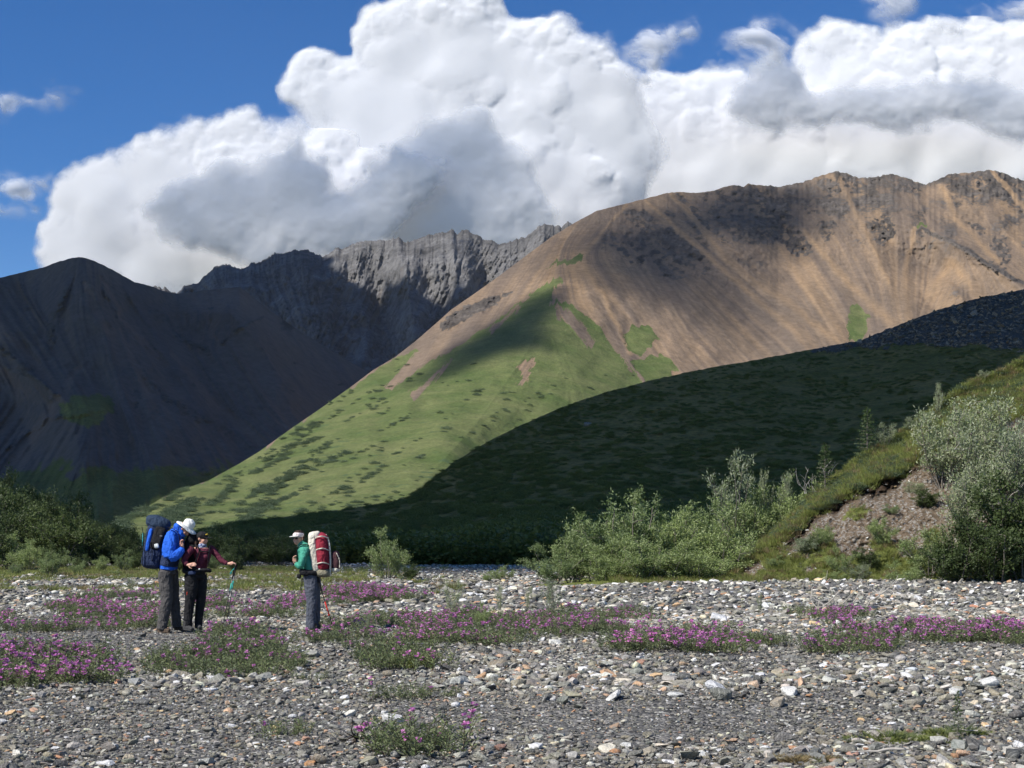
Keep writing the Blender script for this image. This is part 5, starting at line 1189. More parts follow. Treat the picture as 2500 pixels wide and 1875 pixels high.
m_hair = cloth('hair', (0.035,0.02,0.012)); m_lens = NT('dark_lens').done((0.01,0.01,0.012), 0.12, spec=0.6)
m_boot = cloth('boot', (0.09,0.065,0.045)); m_teal = cloth('teal_pole', (0.05,0.42,0.36)); m_alu = NT('pole_metal').done((0.06,0.06,0.065), 0.35, metal=0.6)
m_redp = cloth('red_pole', (0.5,0.03,0.02)); m_lab = cloth('pale_print', (0.62,0.66,0.66)); m_yel = cloth('yellow_print', (0.6,0.42,0.05)); m_tealc = cloth('teal_cloth', (0.03,0.22,0.24))
YP = 22.35; S_ = 0.2441
def Q(zx, zy, dy=0.0):
    p = W(320+zx*S_, 1230+zy*S_, YP); return np.array([p[0], p[1]+dy, p[2]])
MM = S_*YP/FPX                                # metres per enlarged picture unit
def limb(pts, rad, n=14):
    """closed elliptical tube; rad = (half width in the picture plane, half depth) in metres per point"""
    pts = np.array(pts, float); k = len(pts)
    if k > 2:                                   # smooth the run of sections
        t = np.arange(k); tt = np.linspace(0, k-1, (k-1)*4+1)
        def cr(a):
            a = np.asarray(a, float); i = np.clip(np.floor(tt).astype(int), 0, k-2); u = tt-i
            p0 = a[np.clip(i-1, 0, k-1)]; p1 = a[i]; p2 = a[i+1]; p3 = a[np.clip(i+2, 0, k-1)]; u = u[:, None]
            return 0.5*((2*p1)+(-p0+p2)*u+(2*p0-5*p1+4*p2-p3)*u*u+(-p0+3*p1-3*p2+p3)*u**3)
        pts = cr(pts); rad = np.maximum(cr(np.array(rad, float)), 0.003)
    rad = np.array(rad, float); k = len(pts)
    T = np.gradient(pts, axis=0); T /= np.linalg.norm(T, axis=1)[:, None]+1e-9
    V = []; F = []
    e0 = pts[0]-T[0]*min(rad[0])*0.5; e1 = pts[-1]+T[-1]*min(rad[-1])*0.5
    for i in range(k):
        Y = np.array([0, 1.0, 0]); 
        if abs(T[i][1]) > 0.9: Y = np.array([1.0, 0, 0])
        A = np.cross(Y, T[i]); A /= np.linalg.norm(A)+1e-9; B = np.cross(T[i], A)
        for s in range(n):
            a = 6.28318*s/n; V.append(pts[i]+A*math.cos(a)*rad[i][0]+B*math.sin(a)*rad[i][1])
    for i in range(k-1):
        for s in range(n):
            q = (s+1) % n; F.append((i*n+s, i*n+q, (i+1)*n+q)); F.append((i*n+s, (i+1)*n+q, (i+1)*n+s))
    a = len(V); V += [e0, e1]
    for s in range(n):
        q = (s+1) % n; F.append((q, s, a)); F.append(((k-1)*n+s, (k-1)*n+q, a+1))
    return np.array(V), np.array(F)
def ball(c, r, rot=0.0, sub=3):
    bm = bmesh.new(); bmesh.ops.create_icosphere(bm, subdivisions=sub, radius=1.0); V = np.array([v.co[:] for v in bm.verts])*np.array(r); F = np.array([[v.index for v in f.verts] for f in bm.faces]); bm.free()
    cr_, sr = math.cos(rot), math.sin(rot); V = np.stack([V[:, 0]*cr_-V[:, 2]*sr, V[:, 1], V[:, 0]*sr+V[:, 2]*cr_], -1); return V+np.array(c), F
def rbox(c, half, rot=0.0, rz=0.0, taper=1.0, p=5.0, n=8, sag=0.0):
    """soft box (superellipsoid): half sizes x,y,z; rot tilts it in the picture plane"""
    u = np.linspace(-math.pi/2, math.pi/2, n*2+1); v = np.linspace(-math.pi, math.pi, n*4+1)[:-1]
    f = lambda w: np.sign(w)*np.abs(w)**(2/p)
    U, Vv = np.meshgrid(u, v, indexing='ij'); X = f(np.cos(U))*f(np.cos(Vv)); Y = f(np.cos(U))*f(np.sin(Vv)); Z = f(np.sin(U))
    tp = 1+(taper-1)*(Z+1)/2; P = np.stack([X*half[0]*tp, Y*half[1]*tp, Z*half[2]], -1).reshape(-1, 3)
    cz, sz = math.cos(rz), math.sin(rz); P = np.stack([P[:, 0]*cz-P[:, 1]*sz, P[:, 0]*sz+P[:, 1]*cz, P[:, 2]], -1)
    cr_, sr = math.cos(rot), math.sin(rot); P = np.stack([P[:, 0]*cr_-P[:, 2]*sr, P[:, 1], P[:, 0]*sr+P[:, 2]*cr_], -1)+np.array(c)
    r_, c_ = U.shape; i = np.arange(r_*c_).reshape(r_, c_); j = np.roll(i, -1, 1)
    a = np.stack([i[:-1], j[:-1], j[1:]], -1).reshape(-1, 3); b = np.stack([i[:-1], j[1:], i[1:]], -1).reshape(-1, 3)
    return P, np.concatenate([a, b])
tex_fold = bpy.data.textures.new('folds', 'CLOUDS'); tex_fold.noise_scale = 0.11; tex_fold.noise_depth = 2
def fuse(name, pieces, mat, parent, vox=0.009, fold=0.0, smooth=3, label=None, plain=False):
    o0 = np.array(parent.location); VV = []; FF = []; off = 0
    for V, F in pieces: VV.append(V-o0); FF.append(F+off); off += len(V)
    o = mesh_np(name, np.concatenate(VV), np.concatenate(FF), mat, True, parent=parent)
    if not plain:
        m_ = o.modifiers.new('fuse', 'REMESH'); m_.mode = 'VOXEL'; m_.voxel_size = vox; m_.use_smooth_shade = True
        if smooth: s = o.modifiers.new('soften', 'SMOOTH'); s.iterations = smooth; s.factor = 0.5
        if fold: d = o.modifiers.new('folds', 'DISPLACE'); d.texture = tex_fold; d.strength = fold; d.mid_level = 0.5; d.texture_coords = 'LOCAL'
    if label: o['label'] = label
    return o
def hand(wr, d, side, curl=0.6, s=1.0):
    """palm, four unequal bent fingers and a thumb leaving the side of the palm"""
    wr = np.array(wr, float); d = np.array(d, float); d /= np.linalg.norm(d); side = np.array(side, float); side -= d*np.dot(side, d); side /= np.linalg.norm(side); nrm = np.cross(d, side)
    out = [limb([wr, wr+d*0.04*s, wr+d*0.085*s], [(0.024*s, 0.022*s), (0.032*s, 0.026*s), (0.034*s, 0.024*s)], 10)]
    for k, L in enumerate((0.068, 0.078, 0.072, 0.056)):
        b = wr+d*0.075*s+side*(k-1.5)*0.019*s; p1 = b+d*L*0.45*s; a1 = curl; d2 = d*math.cos(a1)-nrm*math.sin(a1); p2 = p1+d2*L*0.4*s; d3 = d*math.cos(2*a1)-nrm*math.sin(2*a1); p3 = p2+d3*L*0.3*s
        out.append(limb([b, p1, p2, p3], [(0.010*s,)*2, (0.0095*s,)*2, (0.009*s,)*2, (0.007*s,)*2], 8))
    b = wr+d*0.025*s-side*0.026*s; out.append(limb([b, b+(d*0.5-side*0.8)*0.03*s, b+(d*0.9-side*0.7-nrm*0.3)*0.055*s], [(0.012*s,)*2, (0.0105*s,)*2, (0.008*s,)*2], 8))
    return out
def head(c, face, tilt_up, s=1.0):
    """skull, jaw, nose, ears; face = direction looked at (unit), tilt_up = crown direction"""
    c = np.array(c, float); f = np.array(face, float); u = np.array(tilt_up, float); f /= np.linalg.norm(f); u -= f*np.dot(u, f); u /= np.linalg.norm(u); l = np.cross(u, f)
    M = np.stack([f, l, u], 1)
    def el(off, r):
        V, F = ball((0, 0, 0), r); return (V+np.array(off))@M.T*s+c, F
    out = [el((-0.012, 0, 0.02), (0.098, 0.078, 0.098)), el((0.030, 0, -0.045), (0.062, 0.058, 0.070)), el((0.052, 0, -0.088), (0.026, 0.030, 0.022)), el((0.100, 0, -0.020), (0.016, 0.011, 0.022)), el((0.085, 0, 0.0), (0.014, 0.008, 0.03)),
           el((0.084, 0, -0.060), (0.012, 0.024, 0.007)), el((-0.008, 0.080, -0.01), (0.018, 0.010, 0.030)), el((-0.008, -0.080, -0.01), (0.018, 0.010, 0.030)), el((0.055, 0.036, -0.035), (0.032, 0.025, 0.03)), el((0.055, -0.036, -0.035), (0.032, 0.025, 0.03))]
    return out, (lambda off, r: el(off, r)), M
def rod(a, b, r0, r1=None, n=8): return limb([a, b], [(r0, r0), (r1 or r0, r1 or r0)], n)
def strap(pts, w=0.02, t=0.005): return limb(pts, [(t, w)]*len(pts), 8)
def boots(parent, feet, mat):
    for (h, t) in feet:
        h = np.array(h); t = np.array(t); up = np.array([0, 0, 1.0])
        fuse('boot', [limb([h+up*0.045, h*0.5+t*0.5+up*0.05, t+up*0.035], [(0.045, 0.045), (0.042, 0.048), (0.03, 0.04)]), limb([h+up*0.03+(t-h)*0.12, h+up*0.15+(t-h)*0.15], [(0.048, 0.048), (0.05, 0.05)]),
                      limb([h+up*0.012, t+up*0.012], [(0.014, 0.052), (0.014, 0.046)])], mat, parent, 0.009)

def figure(base, label):
    e = empty('person', tuple(base), 0, label, 'person', 'hikers on the gravel bar'); return e
gz = ghf(W(400, 1545, YP)[0], YP)
# ---- man in the blue jacket -------------------------------------------------
A = figure(Q(380, 1285), 'man in a bright blue jacket, white sun hat and grey trousers, bowing his head')
sh = Q(425, 315, -0.16); el = Q(435, 545, -0.24); wr = Q(545, 440, -0.2)
sh2 = Q(445, 320, 0.17); el2 = Q(500, 520, 0.2); wr2 = Q(590, 470, 0.05)
hd, hel, HM_ = head(Q(536, 252), (0.62, -0.12, -0.78), (0.72, 0, 0.62), 1.0)
fuse('body', hd+[limb([Q(530, 275), Q(480, 300), Q(440, 360)], [(0.055, 0.055), (0.06, 0.06), (0.09, 0.12)]),
     limb([Q(435, 340), Q(410, 450), Q(375, 600), Q(370, 680)], [(0.09, 0.16), (0.11, 0.15), (0.11, 0.14), (0.11, 0.15)]), limb([sh, el], [(0.045, 0.045), (0.04, 0.04)]), limb([el, wr], [(0.038, 0.038), (0.026, 0.026)]),
     limb([sh2, el2], [(0.045, 0.045), (0.04, 0.04)]), limb([el2, wr2], [(0.036, 0.036), (0.026, 0.026)]),
     limb([Q(360, 680, -0.09), Q(368, 960, -0.1), Q(325, 1235, -0.1)], [(0.085, 0.085), (0.055, 0.055), (0.04, 0.04)]), limb([Q(395, 680, 0.09), Q(412, 960, 0.1), Q(435, 1215, 0.12)], [(0.085, 0.085), (0.055, 0.055), (0.04, 0.04)])]
     + hand(wr, Q(528, 355, -0.2)-wr, (0.3, 1, 0.2), 0.9) + hand(wr2, (0.8, -0.3, 0.5), (0, 1, 0.3), 0.9), m_skin, A, 0.0065, label=None)
fuse('jacket', [limb([Q(470, 265), Q(440, 320), Q(410, 440), Q(385, 560), Q(375, 655)], [(0.085, 0.09), (0.13, 0.20), (0.155, 0.21), (0.145, 0.20), (0.14, 0.20)]),
     limb([Q(432, 300, -0.13), Q(415, 420, -0.23), Q(425, 530, -0.26)], [(0.085, 0.085), (0.115, 0.09), (0.095, 0.08)]), limb([Q(425, 530, -0.26), Q(490, 510, -0.25), Q(548, 455, -0.21)], [(0.085, 0.075), (0.085, 0.07), (0.055, 0.055)]),
     limb([sh2, el2], [(0.085, 0.085), (0.075, 0.075)]), limb([el2, wr2], [(0.07, 0.07), (0.05, 0.05)])], mc['blue'], A, 0.010, 0.034)
fuse('hood', [limb([Q(440, 225), Q(480, 235), Q(510, 290), Q(520, 330)], [(0.05, 0.09), (0.07, 0.10), (0.06, 0.09), (0.045, 0.07)])], mc['blue'], A, 0.010, 0.015)
fuse('trousers', [limb([Q(372, 640), Q(372, 700)], [(0.145, 0.17), (0.15, 0.18)]), limb([Q(355, 680, -0.08), Q(362, 800, -0.09), Q(372, 960, -0.1), Q(345, 1100, -0.1), Q(322, 1250, -0.1)], [(0.115, 0.115), (0.115, 0.105), (0.095, 0.09), (0.09, 0.085), (0.088, 0.085)]),
     limb([Q(392, 680, 0.08), Q(405, 800, 0.09), Q(415, 960, 0.1), Q(425, 1100, 0.11), Q(440, 1235, 0.13)], [(0.11, 0.11), (0.10, 0.10), (0.088, 0.085), (0.082, 0.08), (0.085, 0.08)])], mc['grey'], A, 0.010, 0.034)
boots(A, [(Q(292, 1285, -0.1), Q(405, 1287, -0.14)), (Q(418, 1270, 0.14), Q(500, 1272, 0.12))], m_boot)
fuse('jacket_hem', [limb([Q(398, 520), Q(385, 570), Q(376, 622)], [(0.150, 0.212), (0.152, 0.214), (0.146, 0.212)])], mc['navy'], A, 0.01, 0.012, label='navy lower part of the jacket')
# hat: brim, crown
bc = Q(568, 222); ax = np.array([0.59, 0, 0.81]); bl = np.array([0.81, 0, -0.59])
n = 40; VV = []
for ring, (rr_, hh_) in enumerate(((0.085, 0.0), (0.11, -0.004), (0.15, -0.016), (0.185, -0.03), (0.188, -0.036), (0.15, -0.024), (0.11, -0.012), (0.082, -0.008))):
    for s in range(n):
        a = 6.28318*s/n; VV.append(bc+bl*math.cos(a)*rr_+np.array([0, 1, 0])*math.sin(a)*rr_*0.95+ax*(hh_+0.010*math.sin(3*a+0.5)*rr_/0.18-0.016*(rr_/0.18)*abs(math.sin(a))))
FF = []
for k in range(8):
    for s in range(n): FF.append((k*n+s, k*n+(s+1) % n, ((k+1) % 8)*n+(s+1) % n)); FF.append((k*n+s, ((k+1) % 8)*n+(s+1) % n, ((k+1) % 8)*n+s))
hat = fuse('hat', [limb([bc-ax*0.01, bc+ax*0.04, bc+ax*0.085, bc+ax*0.112], [(0.094, 0.09), (0.096, 0.09), (0.088, 0.083), (0.055, 0.05)], 20)], mc['white'], A, 0.008, 0.010, label='white sun hat')
br = fuse('brim', [(np.array(VV), np.array(FF))], mc['white'], A, plain=True); br.parent = hat
# his blue and navy pack: a thing of its own
B = empty('backpack', tuple(Q(220, 650, 0.0)), 0, 'tall navy and blue backpack on the back of the man in blue', 'backpack')
rt = -0.13
fuse('pack_body', [rbox(Q(245, 400), (0.165, 0.17, 0.36), rt-0.02, taper=0.92)], mc['navy'], B, 0.010, 0.02)
fuse('lid', [rbox(Q(275, 195), (0.200, 0.17, 0.115), 0.30-0.62, p=2.8), rbox(Q(232, 165), (0.13, 0.16, 0.09), -0.1, p=2.5)], cloth('lid_cloth', (0.022,0.04,0.075)), B, 0.010, 0.022)
fuse('bottom_pocket', [rbox(Q(215, 555), (0.160, 0.18, 0.155), -0.12, p=3.5)], mc['navy'], B, 0.010, 0.018)
fuse('side_panel', [rbox(Q(290, 345, -0.12), (0.095, 0.075, 0.20), -0.3, p=4)], mc['black'], B, 0.010, 0.015, label='black side panel')
fuse('front_panel', [rbox(Q(205, 360, -0.135), (0.035, 0.055, 0.19), -0.20, p=4)], mc['blue'], B, 0.008, 0.01, label='bright blue front panel')
for k, (zx, zy) in enumerate(((165, 330), (155, 520), (250, 480))):
    fuse('strap', [strap([Q(zx-25, zy-100, -0.19), Q(zx-8, zy, -0.2), Q(zx-12, zy+90, -0.19)], 0.012)], mc['black'], B, plain=True)
fuse('edge_tube', [rod(Q(140, 290, -0.12), Q(138, 420, -0.13), 0.012)], m_tealc, B, plain=True, label='teal drinking tube')
fuse('bottle', [rbox(Q(285, 420, -0.17), (0.038, 0.035, 0.04), 0.2, p=4)], m_lab, B, plain=True, label='pale bottle in the side pocket')
fuse('brand_mark', [rbox(Q(330, 322, -0.195), (0.022, 0.004, 0.010), -0.1, p=6)], cloth('grey_print', (0.16,0.16,0.17)), B, plain=True)
fuse('shoulder_strap', [strap([Q(390, 235, -0.14), Q(450, 250, -0.19), Q(505, 300, -0.2), Q(515, 390, -0.19)], 0.022)], mc['black'], B, plain=True)
fuse('dangling_strap', [strap([Q(470, 650, -0.19), Q(478, 720, -0.2), Q(475, 780, -0.19)], 0.009)], mc['black'], B, plain=True)
fuse('dangling_strap', [strap([Q(500, 650, -0.12), Q(506, 720, -0.12), Q(512, 790, -0.12)], 0.007)], mc['black'], B, plain=True)
# ---- woman in maroon ---------------------------------------------------------
Wm = figure(Q(620, 1260), 'woman in a maroon top, black cap and black trousers, one hand on her hip')
s1 = Q(628, 450, -0.10); e1 = Q(556, 560, -0.16); w1 = Q(600, 612, -0.22)
s2 = Q(800, 455, 0.08); e2 = Q(880, 550, 0.05); w2 = Q(972, 600, 0.0)
hd, hel, HMw = head(Q(716, 348, 0.0), (0.86, -0.50, -0.10), (0.05, 0, 1), 0.93)
fuse('body', hd+[limb([Q(712, 375), Q(705, 430)], [(0.048, 0.048), (0.055, 0.055)]), limb([Q(712, 440), Q(705, 520), Q(690, 620), Q(670, 700)], [(0.11, 0.08), (0.105, 0.09), (0.085, 0.08), (0.11, 0.10)]),
     limb([s1, e1], [(0.036,)*2, (0.032,)*2]), limb([e1, w1], [(0.032,)*2, (0.022,)*2]), limb([s2, e2], [(0.036,)*2, (0.032,)*2]), limb([e2, w2], [(0.03,)*2, (0.022,)*2]),
     limb([Q(610, 700, -0.05), Q(595, 960, -0.06), Q(575, 1235, -0.06)], [(0.08,)*2, (0.05,)*2, (0.035,)*2]), limb([Q(695, 700, 0.05), Q(690, 960, 0.06), Q(667, 1225, 0.06)], [(0.08,)*2, (0.05,)*2, (0.035,)*2])]
     + hand(w1, Q(680, 600, -0.26)-w1, (0.1, 0.35, 1), 0.35, 0.95) + hand(w2, Q(1060, 590, 0.0)-w2, (0.0, 1, 0.1), 0.75, 0.95), m_skin, Wm, 0.0065)
fuse('top', [limb([Q(712, 430), Q(712, 470), Q(715, 545), Q(700, 620), Q(690, 660)], [(0.07, 0.06), (0.145, 0.11), (0.125, 0.125), (0.10, 0.10), (0.105, 0.10)]), rbox(Q(745, 530, -0.07), (0.07, 0.05, 0.06), 0, p=2.4),
     limb([s1, Q(585, 505, -0.14), e1, Q(575, 590, -0.19), Q(592, 606, -0.21)], [(0.065,)*2, (0.058,)*2, (0.05,)*2, (0.045,)*2, (0.037,)*2]), limb([Q(775, 450, 0.05), s2, Q(840, 500, 0.06), e2, Q(930, 583, 0.02), Q(962, 597, 0.0)], [(0.06,)*2, (0.06,)*2, (0.052,)*2, (0.046,)*2, (0.04,)*2, (0.034,)*2])], mc['maroon'], Wm, 0.009, 0.016)
fuse('trousers', [limb([Q(680, 650), Q(650, 720)], [(0.11, 0.11), (0.16, 0.14)]), limb([Q(612, 710, -0.05), Q(608, 840, -0.06), Q(598, 970, -0.06), Q(582, 1100, -0.06), Q(578, 1235, -0.06)], [(0.115, 0.11), (0.11, 0.10), (0.085, 0.08), (0.075, 0.07), (0.072, 0.07)]),
     limb([Q(690, 710, 0.05), Q(692, 840, 0.06), Q(688, 970, 0.06), Q(672, 1100, 0.06), Q(665, 1228, 0.06)], [(0.10, 0.10), (0.095, 0.09), (0.08, 0.075), (0.07, 0.065), (0.066, 0.065)])], mc['black'], Wm, 0.010, 0.018)
fuse('zip', [rod(Q(588, 878, -0.185), Q(583, 908, -0.18), 0.007)], cloth('red_zip', (0.7,0.08,0.04)), Wm, plain=True)
boots(Wm, [(Q(545, 1262, -0.06), Q(640, 1272, -0.16)), (Q(650, 1252, 0.07), Q(695, 1262, -0.02))], cloth('grey_boot', (0.05,0.05,0.05)))
cap = fuse('cap', [hel((-0.012, 0, 0.042), (0.112, 0.092, 0.085)), hel((-0.012, 0, 0.02), (0.110, 0.090, 0.03))], mc['black'], Wm, 0.008, label='black cap with a yellow emblem')
o = fuse('brim', [hel((0.125, 0, 0.030), (0.075, 0.075, 0.009))], mc['black'], Wm, plain=True); o.parent = cap
o = fuse('emblem', [hel((0.088, 0.012, 0.082), (0.012, 0.022, 0.014)), hel((0.092, -0.022, 0.078), (0.012, 0.010, 0.012))], m_yel, Wm, plain=True); o.parent = cap
fuse('hair', [hel((-0.05, 0, -0.02), (0.07, 0.078, 0.09)), limb([Q(668, 345, 0.0), Q(655, 390, -0.04), Q(662, 450, -0.08)], [(0.03, 0.03), (0.022, 0.02), (0.008, 0.008)])], m_hair, Wm, 0.008)
fuse('eye', [hel((0.080, 0.030, 0.0), (0.010, 0.012, 0.007))], m_lens, Wm, plain=True); fuse('eye', [hel((0.080, -0.030, 0.0), (0.010, 0.012, 0.007))], m_lens, Wm, plain=True)
m_buff = NT('patterned_scarf'); tcb = m_buff.n('ShaderNodeTexCoord').outputs['Object']; m_buff = m_buff.done(m_buff.mix(m_buff.ramp(m_buff.noise(38, 2, 0.5, tcb), [(0.45, (0, 0, 0)), (0.52, (1, 1, 1))]), (0.05,0.07,0.16), (0.34,0.38,0.48)), 0.9)
fuse('neck_scarf', [limb([Q(705, 398), Q(715, 425), Q(735, 445)], [(0.062, 0.065), (0.078, 0.082), (0.05, 0.07)])], m_buff, Wm, 0.008, 0.012)
C_ = empty('backpack', tuple(Q(590, 690, 0.12)), 0, 'black backpack worn by the woman in maroon', 'backpack')
fuse('pack_body', [rbox(Q(585, 500, 0.16), (0.13, 0.15, 0.30), -0.1, p=3.5), rbox(Q(610, 345, 0.10), (0.095, 0.13, 0.10), 0.1, p=2.8)], mc['black'], C_, 0.010, 0.02)
fuse('hip_belt', [limb([Q(545, 668), Q(640, 690, -0.03), Q(735, 665), Q(785, 668, 0.04)], [(0.05, 0.14), (0.055, 0.165), (0.04, 0.15), (0.035, 0.10)])], mc['black'], C_, 0.009)
fuse('hip_pouch', [rbox(Q(635, 690, -0.17), (0.065, 0.035, 0.035), 0.1, p=3)], mc['navy'], C_, 0.008)
fuse('buckle', [rbox(Q(702, 652, -0.13), (0.014, 0.012, 0.012))], m_lab, C_, plain=True)
fuse('shoulder_strap', [strap([Q(655, 410, -0.06), Q(700, 455, -0.135), Q(690, 520, -0.15), Q(662, 580, -0.13)], 0.026, 0.010)], mc['black'], C_, plain=True)
fuse('shoulder_strap', [strap([Q(790, 430, 0.0), Q(790, 490, -0.08), Q(785, 560, -0.10), Q(780, 630, -0.08)], 0.022, 0.008)], mc['black'], C_, plain=True)
fuse('chest_strap', [rod(Q(697, 472, -0.15), Q(788, 482, -0.10), 0.010)], mc['black'], C_, plain=True)
fuse('dangling_strap', [strap([Q(762, 690, -0.08), Q(775, 760, -0.1), Q(797, 845, -0.1)], 0.007)], mc['black'], C_, plain=True)
for k, (gx, gy, tx, ty, dy) in enumerate(((1046, 625, 950, 1232, 0.0), (1022, 660, 905, 1225, 0.09))):
    g0 = Q(gx, gy, dy); t0 = Q(tx, ty, dy); d_ = t0-g0
    e = empty('trekking_pole', tuple(t0), 0, ('grey and teal trekking pole gripped under the hand of the woman in maroon', 'second trekking pole, slanting just left of the gripped one')[k], 'trekking pole', 'trekking poles')
    fuse('grip', [limb([g0-d_*0.03, g0, g0+d_*0.10, g0+d_*0.16], [(0.022,)*2, (0.018,)*2, (0.014,)*2, (0.012,)*2])], mc['black'], e, 0.005)
    fuse('shaft', [rod(g0+d_*0.12, t0, 0.0085, 0.005)], m_alu, e, plain=True); fuse('sleeve', [rod(g0+d_*0.24, g0+d_*0.38, 0.011, 0.009)], m_teal, e, plain=True)
    fuse('basket', [limb([t0-d_*0.05, t0-d_*0.04], [(0.022, 0.022), (0.022, 0.022)], 12)], mc['black'], e, plain=True)
    if k == 0: fuse('wrist_strap', [limb([g0+np.array([0, 0, -0.01]), g0+np.array([-0.07, -0.02, -0.09]), g0+np.array([-0.085, -0.02, -0.13]), g0+np.array([-0.05, -0.01, -0.10])], [(0.009, 0.006)]*4, 8)], m_teal, e, 0.006)
# ---- person in the green top ---------------------------------------------------
Gp = figure(Q(1805, 1285), 'person in a green top, white visor and dark sunglasses looking back over the shoulder')
s1 = Q(1760, 445, -0.14); e1 = Q(1718, 615, -0.20); w1 = Q(1662, 598, -0.16)
s2 = Q(1735, 450, 0.14); e2 = Q(1700, 600, 0.19); w2 = Q(1655, 590, 0.02)
hd, hel, HMg = head(Q(1672, 345), (-0.52, -0.85, -0.04), (-0.06, 0, 1), 0.95)
fuse('body', hd+[limb([Q(1680, 375), Q(1705, 430)], [(0.05,)*2, (0.06,)*2]), limb([Q(1725, 440), Q(1750, 520), Q(1785, 620), Q(1805, 700)], [(0.09, 0.14), (0.10, 0.13), (0.095, 0.12), (0.11, 0.14)]),
     limb([s1, e1], [(0.038,)*2, (0.034,)*2]), limb([e1, w1], [(0.034,)*2, (0.024,)*2]), limb([s2, e2], [(0.038,)*2, (0.034,)*2]), limb([e2, w2], [(0.034,)*2, (0.024,)*2]),
     limb([Q(1805, 700, -0.08), Q(1815, 980, -0.08), Q(1812, 1235, -0.08)], [(0.08,)*2, (0.05,)*2, (0.038,)*2]), limb([Q(1815, 700, 0.08), Q(1832, 980, 0.08), Q(1835, 1225, 0.10)], [(0.08,)*2, (0.05,)*2, (0.038,)*2])]
     + hand(w1, Q(1640, 540, -0.14)-w1, (0.2, 1, 0), 0.9, 0.95) + hand(w2, (-0.3, -0.3, 0.9), (0.2, 1, 0), 0.9, 0.95), m_skin, Gp, 0.0065)
fuse('top', [limb([Q(1700, 405), Q(1722, 440), Q(1745, 520), Q(1780, 600), Q(1795, 660)], [(0.065, 0.065), (0.115, 0.175), (0.125, 0.18), (0.115, 0.165), (0.115, 0.16)]),
     limb([s1, Q(1738, 540, -0.20), e1, Q(1690, 615, -0.19), Q(1668, 602, -0.17)], [(0.07,)*2, (0.062,)*2, (0.055,)*2, (0.05,)*2, (0.04,)*2]), limb([s2, e2, Q(1668, 592, 0.06)], [(0.07,)*2, (0.055,)*2, (0.04,)*2]), limb([Q(1690, 392), Q(1712, 415)], [(0.062, 0.065), (0.075, 0.08)])], mc['green'], Gp, 0.009, 0.018)
fuse('trousers', [limb([Q(1795, 660), Q(1805, 730)], [(0.12, 0.15), (0.135, 0.165)]), limb([Q(1802, 720, -0.07), Q(1808, 840, -0.08), Q(1815, 970, -0.08), Q(1808, 1100, -0.08), Q(1812, 1245, -0.08)], [(0.12, 0.11), (0.115, 0.10), (0.092, 0.085), (0.085, 0.08), (0.085, 0.08)]),
     limb([Q(1825, 720, 0.07), Q(1835, 840, 0.08), Q(1838, 970, 0.08), Q(1838, 1100, 0.09), Q(1840, 1240, 0.10)], [(0.105, 0.10), (0.095, 0.095), (0.082, 0.08), (0.075, 0.07), (0.07, 0.07)])], mc['bluegrey'], Gp, 0.010, 0.032)
boots(Gp, [(Q(1845, 1285, -0.08), Q(1762, 1290, -0.13)), (Q(1868, 1272, 0.10), Q(1800, 1276, 0.06))], m_boot)
vz = fuse('visor', [hel((-0.010, 0, 0.052), (0.112, 0.090, 0.070))], mc['pink'], Gp, 0.008, label='white visor cap')
o = fuse('brim', [hel((0.120, 0, 0.035), (0.070, 0.078, 0.010))], mc['white'], Gp, plain=True); o.parent = vz
fuse('hair', [hel((-0.055, 0, 0.03), (0.075, 0.082, 0.085)), hel((-0.02, 0, 0.095), (0.09, 0.078, 0.045))], m_hair, Gp, 0.008)
gl = fuse('sunglasses', [hel((0.088, 0.034, 0.002), (0.014, 0.030, 0.018)), hel((0.088, -0.034, 0.002), (0.014, 0.030, 0.018)), hel((0.095, 0, 0.008), (0.008, 0.014, 0.005)), hel((0.03, 0.084, 0.005), (0.06, 0.004, 0.005)), hel((0.03, -0.084, 0.005), (0.06, 0.004, 0.005))], m_lens, Gp, plain=True)
fuse('teeth', [hel((0.094, 0, -0.060), (0.005, 0.016, 0.003))], mc['white'], Gp, plain=True)
D_ = empty('backpack', tuple(Q(1900, 735, 0.0)), 0, 'cream and maroon backpack with a rolled maroon bag strapped to it', 'backpack')
fuse('pack_body', [rbox(Q(1836, 495, 0.0), (0.070, 0.17, 0.35), 0.12, p=4)], mc['cream'], D_, 0.010, 0.02)
fuse('lid', [rbox(Q(1845, 320, 0.02), (0.085, 0.15, 0.075), 0.15, p=3)], mc['cream'], D_, 0.010, 0.02)
fuse('pack_base', [rbox(Q(1925, 690, 0.0), (0.13, 0.17, 0.075), 0.0, p=3)], mc['olive'], D_, 0.010, 0.012)
roll = fuse('rolled_bag', [limb([Q(1912, 300, -0.03), Q(1915, 345, -0.03), Q(1920, 480, -0.04), Q(1928, 590, -0.04), Q(1930, 645, -0.03)], [(0.05, 0.07), (0.108, 0.165), (0.118, 0.175), (0.120, 0.175), (0.095, 0.13)], 20), limb([Q(1905, 290), Q(1918, 330)], [(0.035, 0.05), (0.07, 0.09)])], mc['red'], D_, 0.009, 0.026)
for zx, zy in ((1915, 332), (1920, 452), (1926, 592)):
    o = fuse('strap', [limb([Q(zx-72, zy+22, -0.10), Q(zx-36, zy+2, -0.195), Q(zx+20, zy-6, -0.22), Q(zx+68, zy+14, -0.11)], [(0.011, 0.007)]*4, 8)], mc['cream'], D_, plain=True)
fuse('frame_edge', [limb([Q(1950, 310, -0.06), Q(1985, 380, -0.1), Q(2000, 500, -0.12), Q(2003, 620, -0.12), Q(1995, 720, -0.08)], [(0.016, 0.016)]*5, 8)], mc['cream'], D_, plain=True)
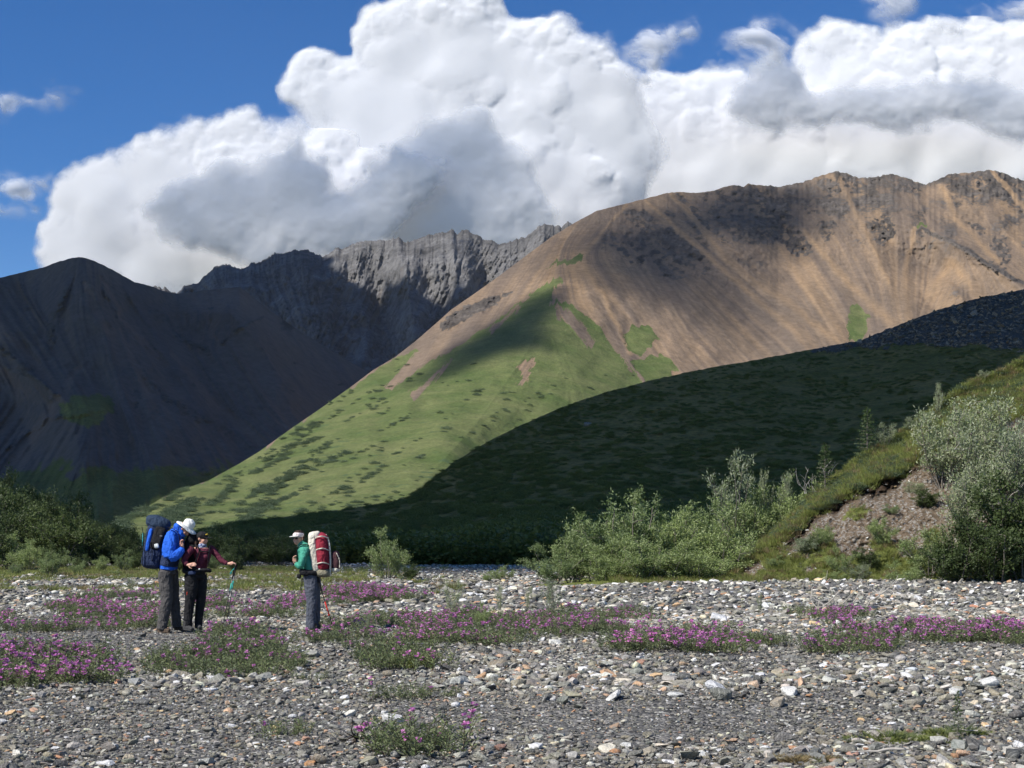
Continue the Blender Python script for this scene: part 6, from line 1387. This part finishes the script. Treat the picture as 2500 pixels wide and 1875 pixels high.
fuse('side_pouch', [rbox(Q(2045, 570, 0.0), (0.072, 0.11, 0.165), 0.05, p=3.2), rbox(Q(1998, 570, 0.0), (0.05, 0.10, 0.12), 0.05, p=3)], mc['darkred'], D_, 0.009, 0.018, label='small dark maroon daypack')
fuse('pouch_base', [rbox(Q(2045, 655, 0.0), (0.065, 0.10, 0.05), 0.1, p=3)], mc['cream'], D_, 0.009, 0.01)
fuse('pouch_trim', [limb([Q(2062, 490, -0.11), Q(2092, 560, -0.10), Q(2092, 640, -0.10)], [(0.006, 0.006)]*3, 8)], mc['cream'], D_, plain=True)
fuse('hip_belt', [limb([Q(1695, 672, -0.05), Q(1760, 680, -0.03), Q(1835, 690, 0.0), Q(1880, 700, 0.0)], [(0.045, 0.14), (0.06, 0.19), (0.065, 0.195), (0.05, 0.16)]), rbox(Q(1755, 690, -0.19), (0.07, 0.03, 0.045), -0.1, p=3)], mc['black'], D_, 0.009, 0.01)
fuse('shoulder_strap', [strap([Q(1790, 415, -0.14), Q(1722, 405, -0.16), Q(1672, 450, -0.12), Q(1668, 520, -0.10)], 0.02, 0.008)], mc['black'], D_, plain=True)
fuse('camera_pouch', [rbox(Q(1692, 722, -0.12), (0.035, 0.03, 0.042), p=3)], mc['black'], D_, 0.007)
fuse('dangling_strap', [strap([Q(1722, 740, -0.14), Q(1712, 820, -0.14), Q(1700, 905, -0.14)], 0.008)], mc['black'], D_, plain=True)
fuse('dangling_strap', [strap([Q(1726, 740, -0.12), Q(1722, 820, -0.12), Q(1716, 900, -0.12)], 0.006)], mc['black'], D_, plain=True)
g0 = Q(1875, 740, -0.10); t0 = Q(2012, 1198, -0.05); d_ = t0-g0
e = empty('trekking_pole', tuple(t0), 0, 'black trekking pole with a red lower section behind the green topped hiker', 'trekking pole', 'trekking poles')
fuse('grip', [limb([g0-d_*0.02, g0+d_*0.1, g0+d_*0.28], [(0.024,)*2, (0.018,)*2, (0.015,)*2])], mc['black'], e, 0.006)
fuse('shaft', [rod(g0+d_*0.2, t0, 0.011, 0.006)], mc['black'], e, plain=True); fuse('red_section', [rod(g0+d_*0.52, g0+d_*0.80, 0.0125, 0.0115)], m_redp, e, plain=True); fuse('basket', [limb([g0+d_*0.80, g0+d_*0.81], [(0.022,)*2]*2, 10)], m_redp, e, plain=True)
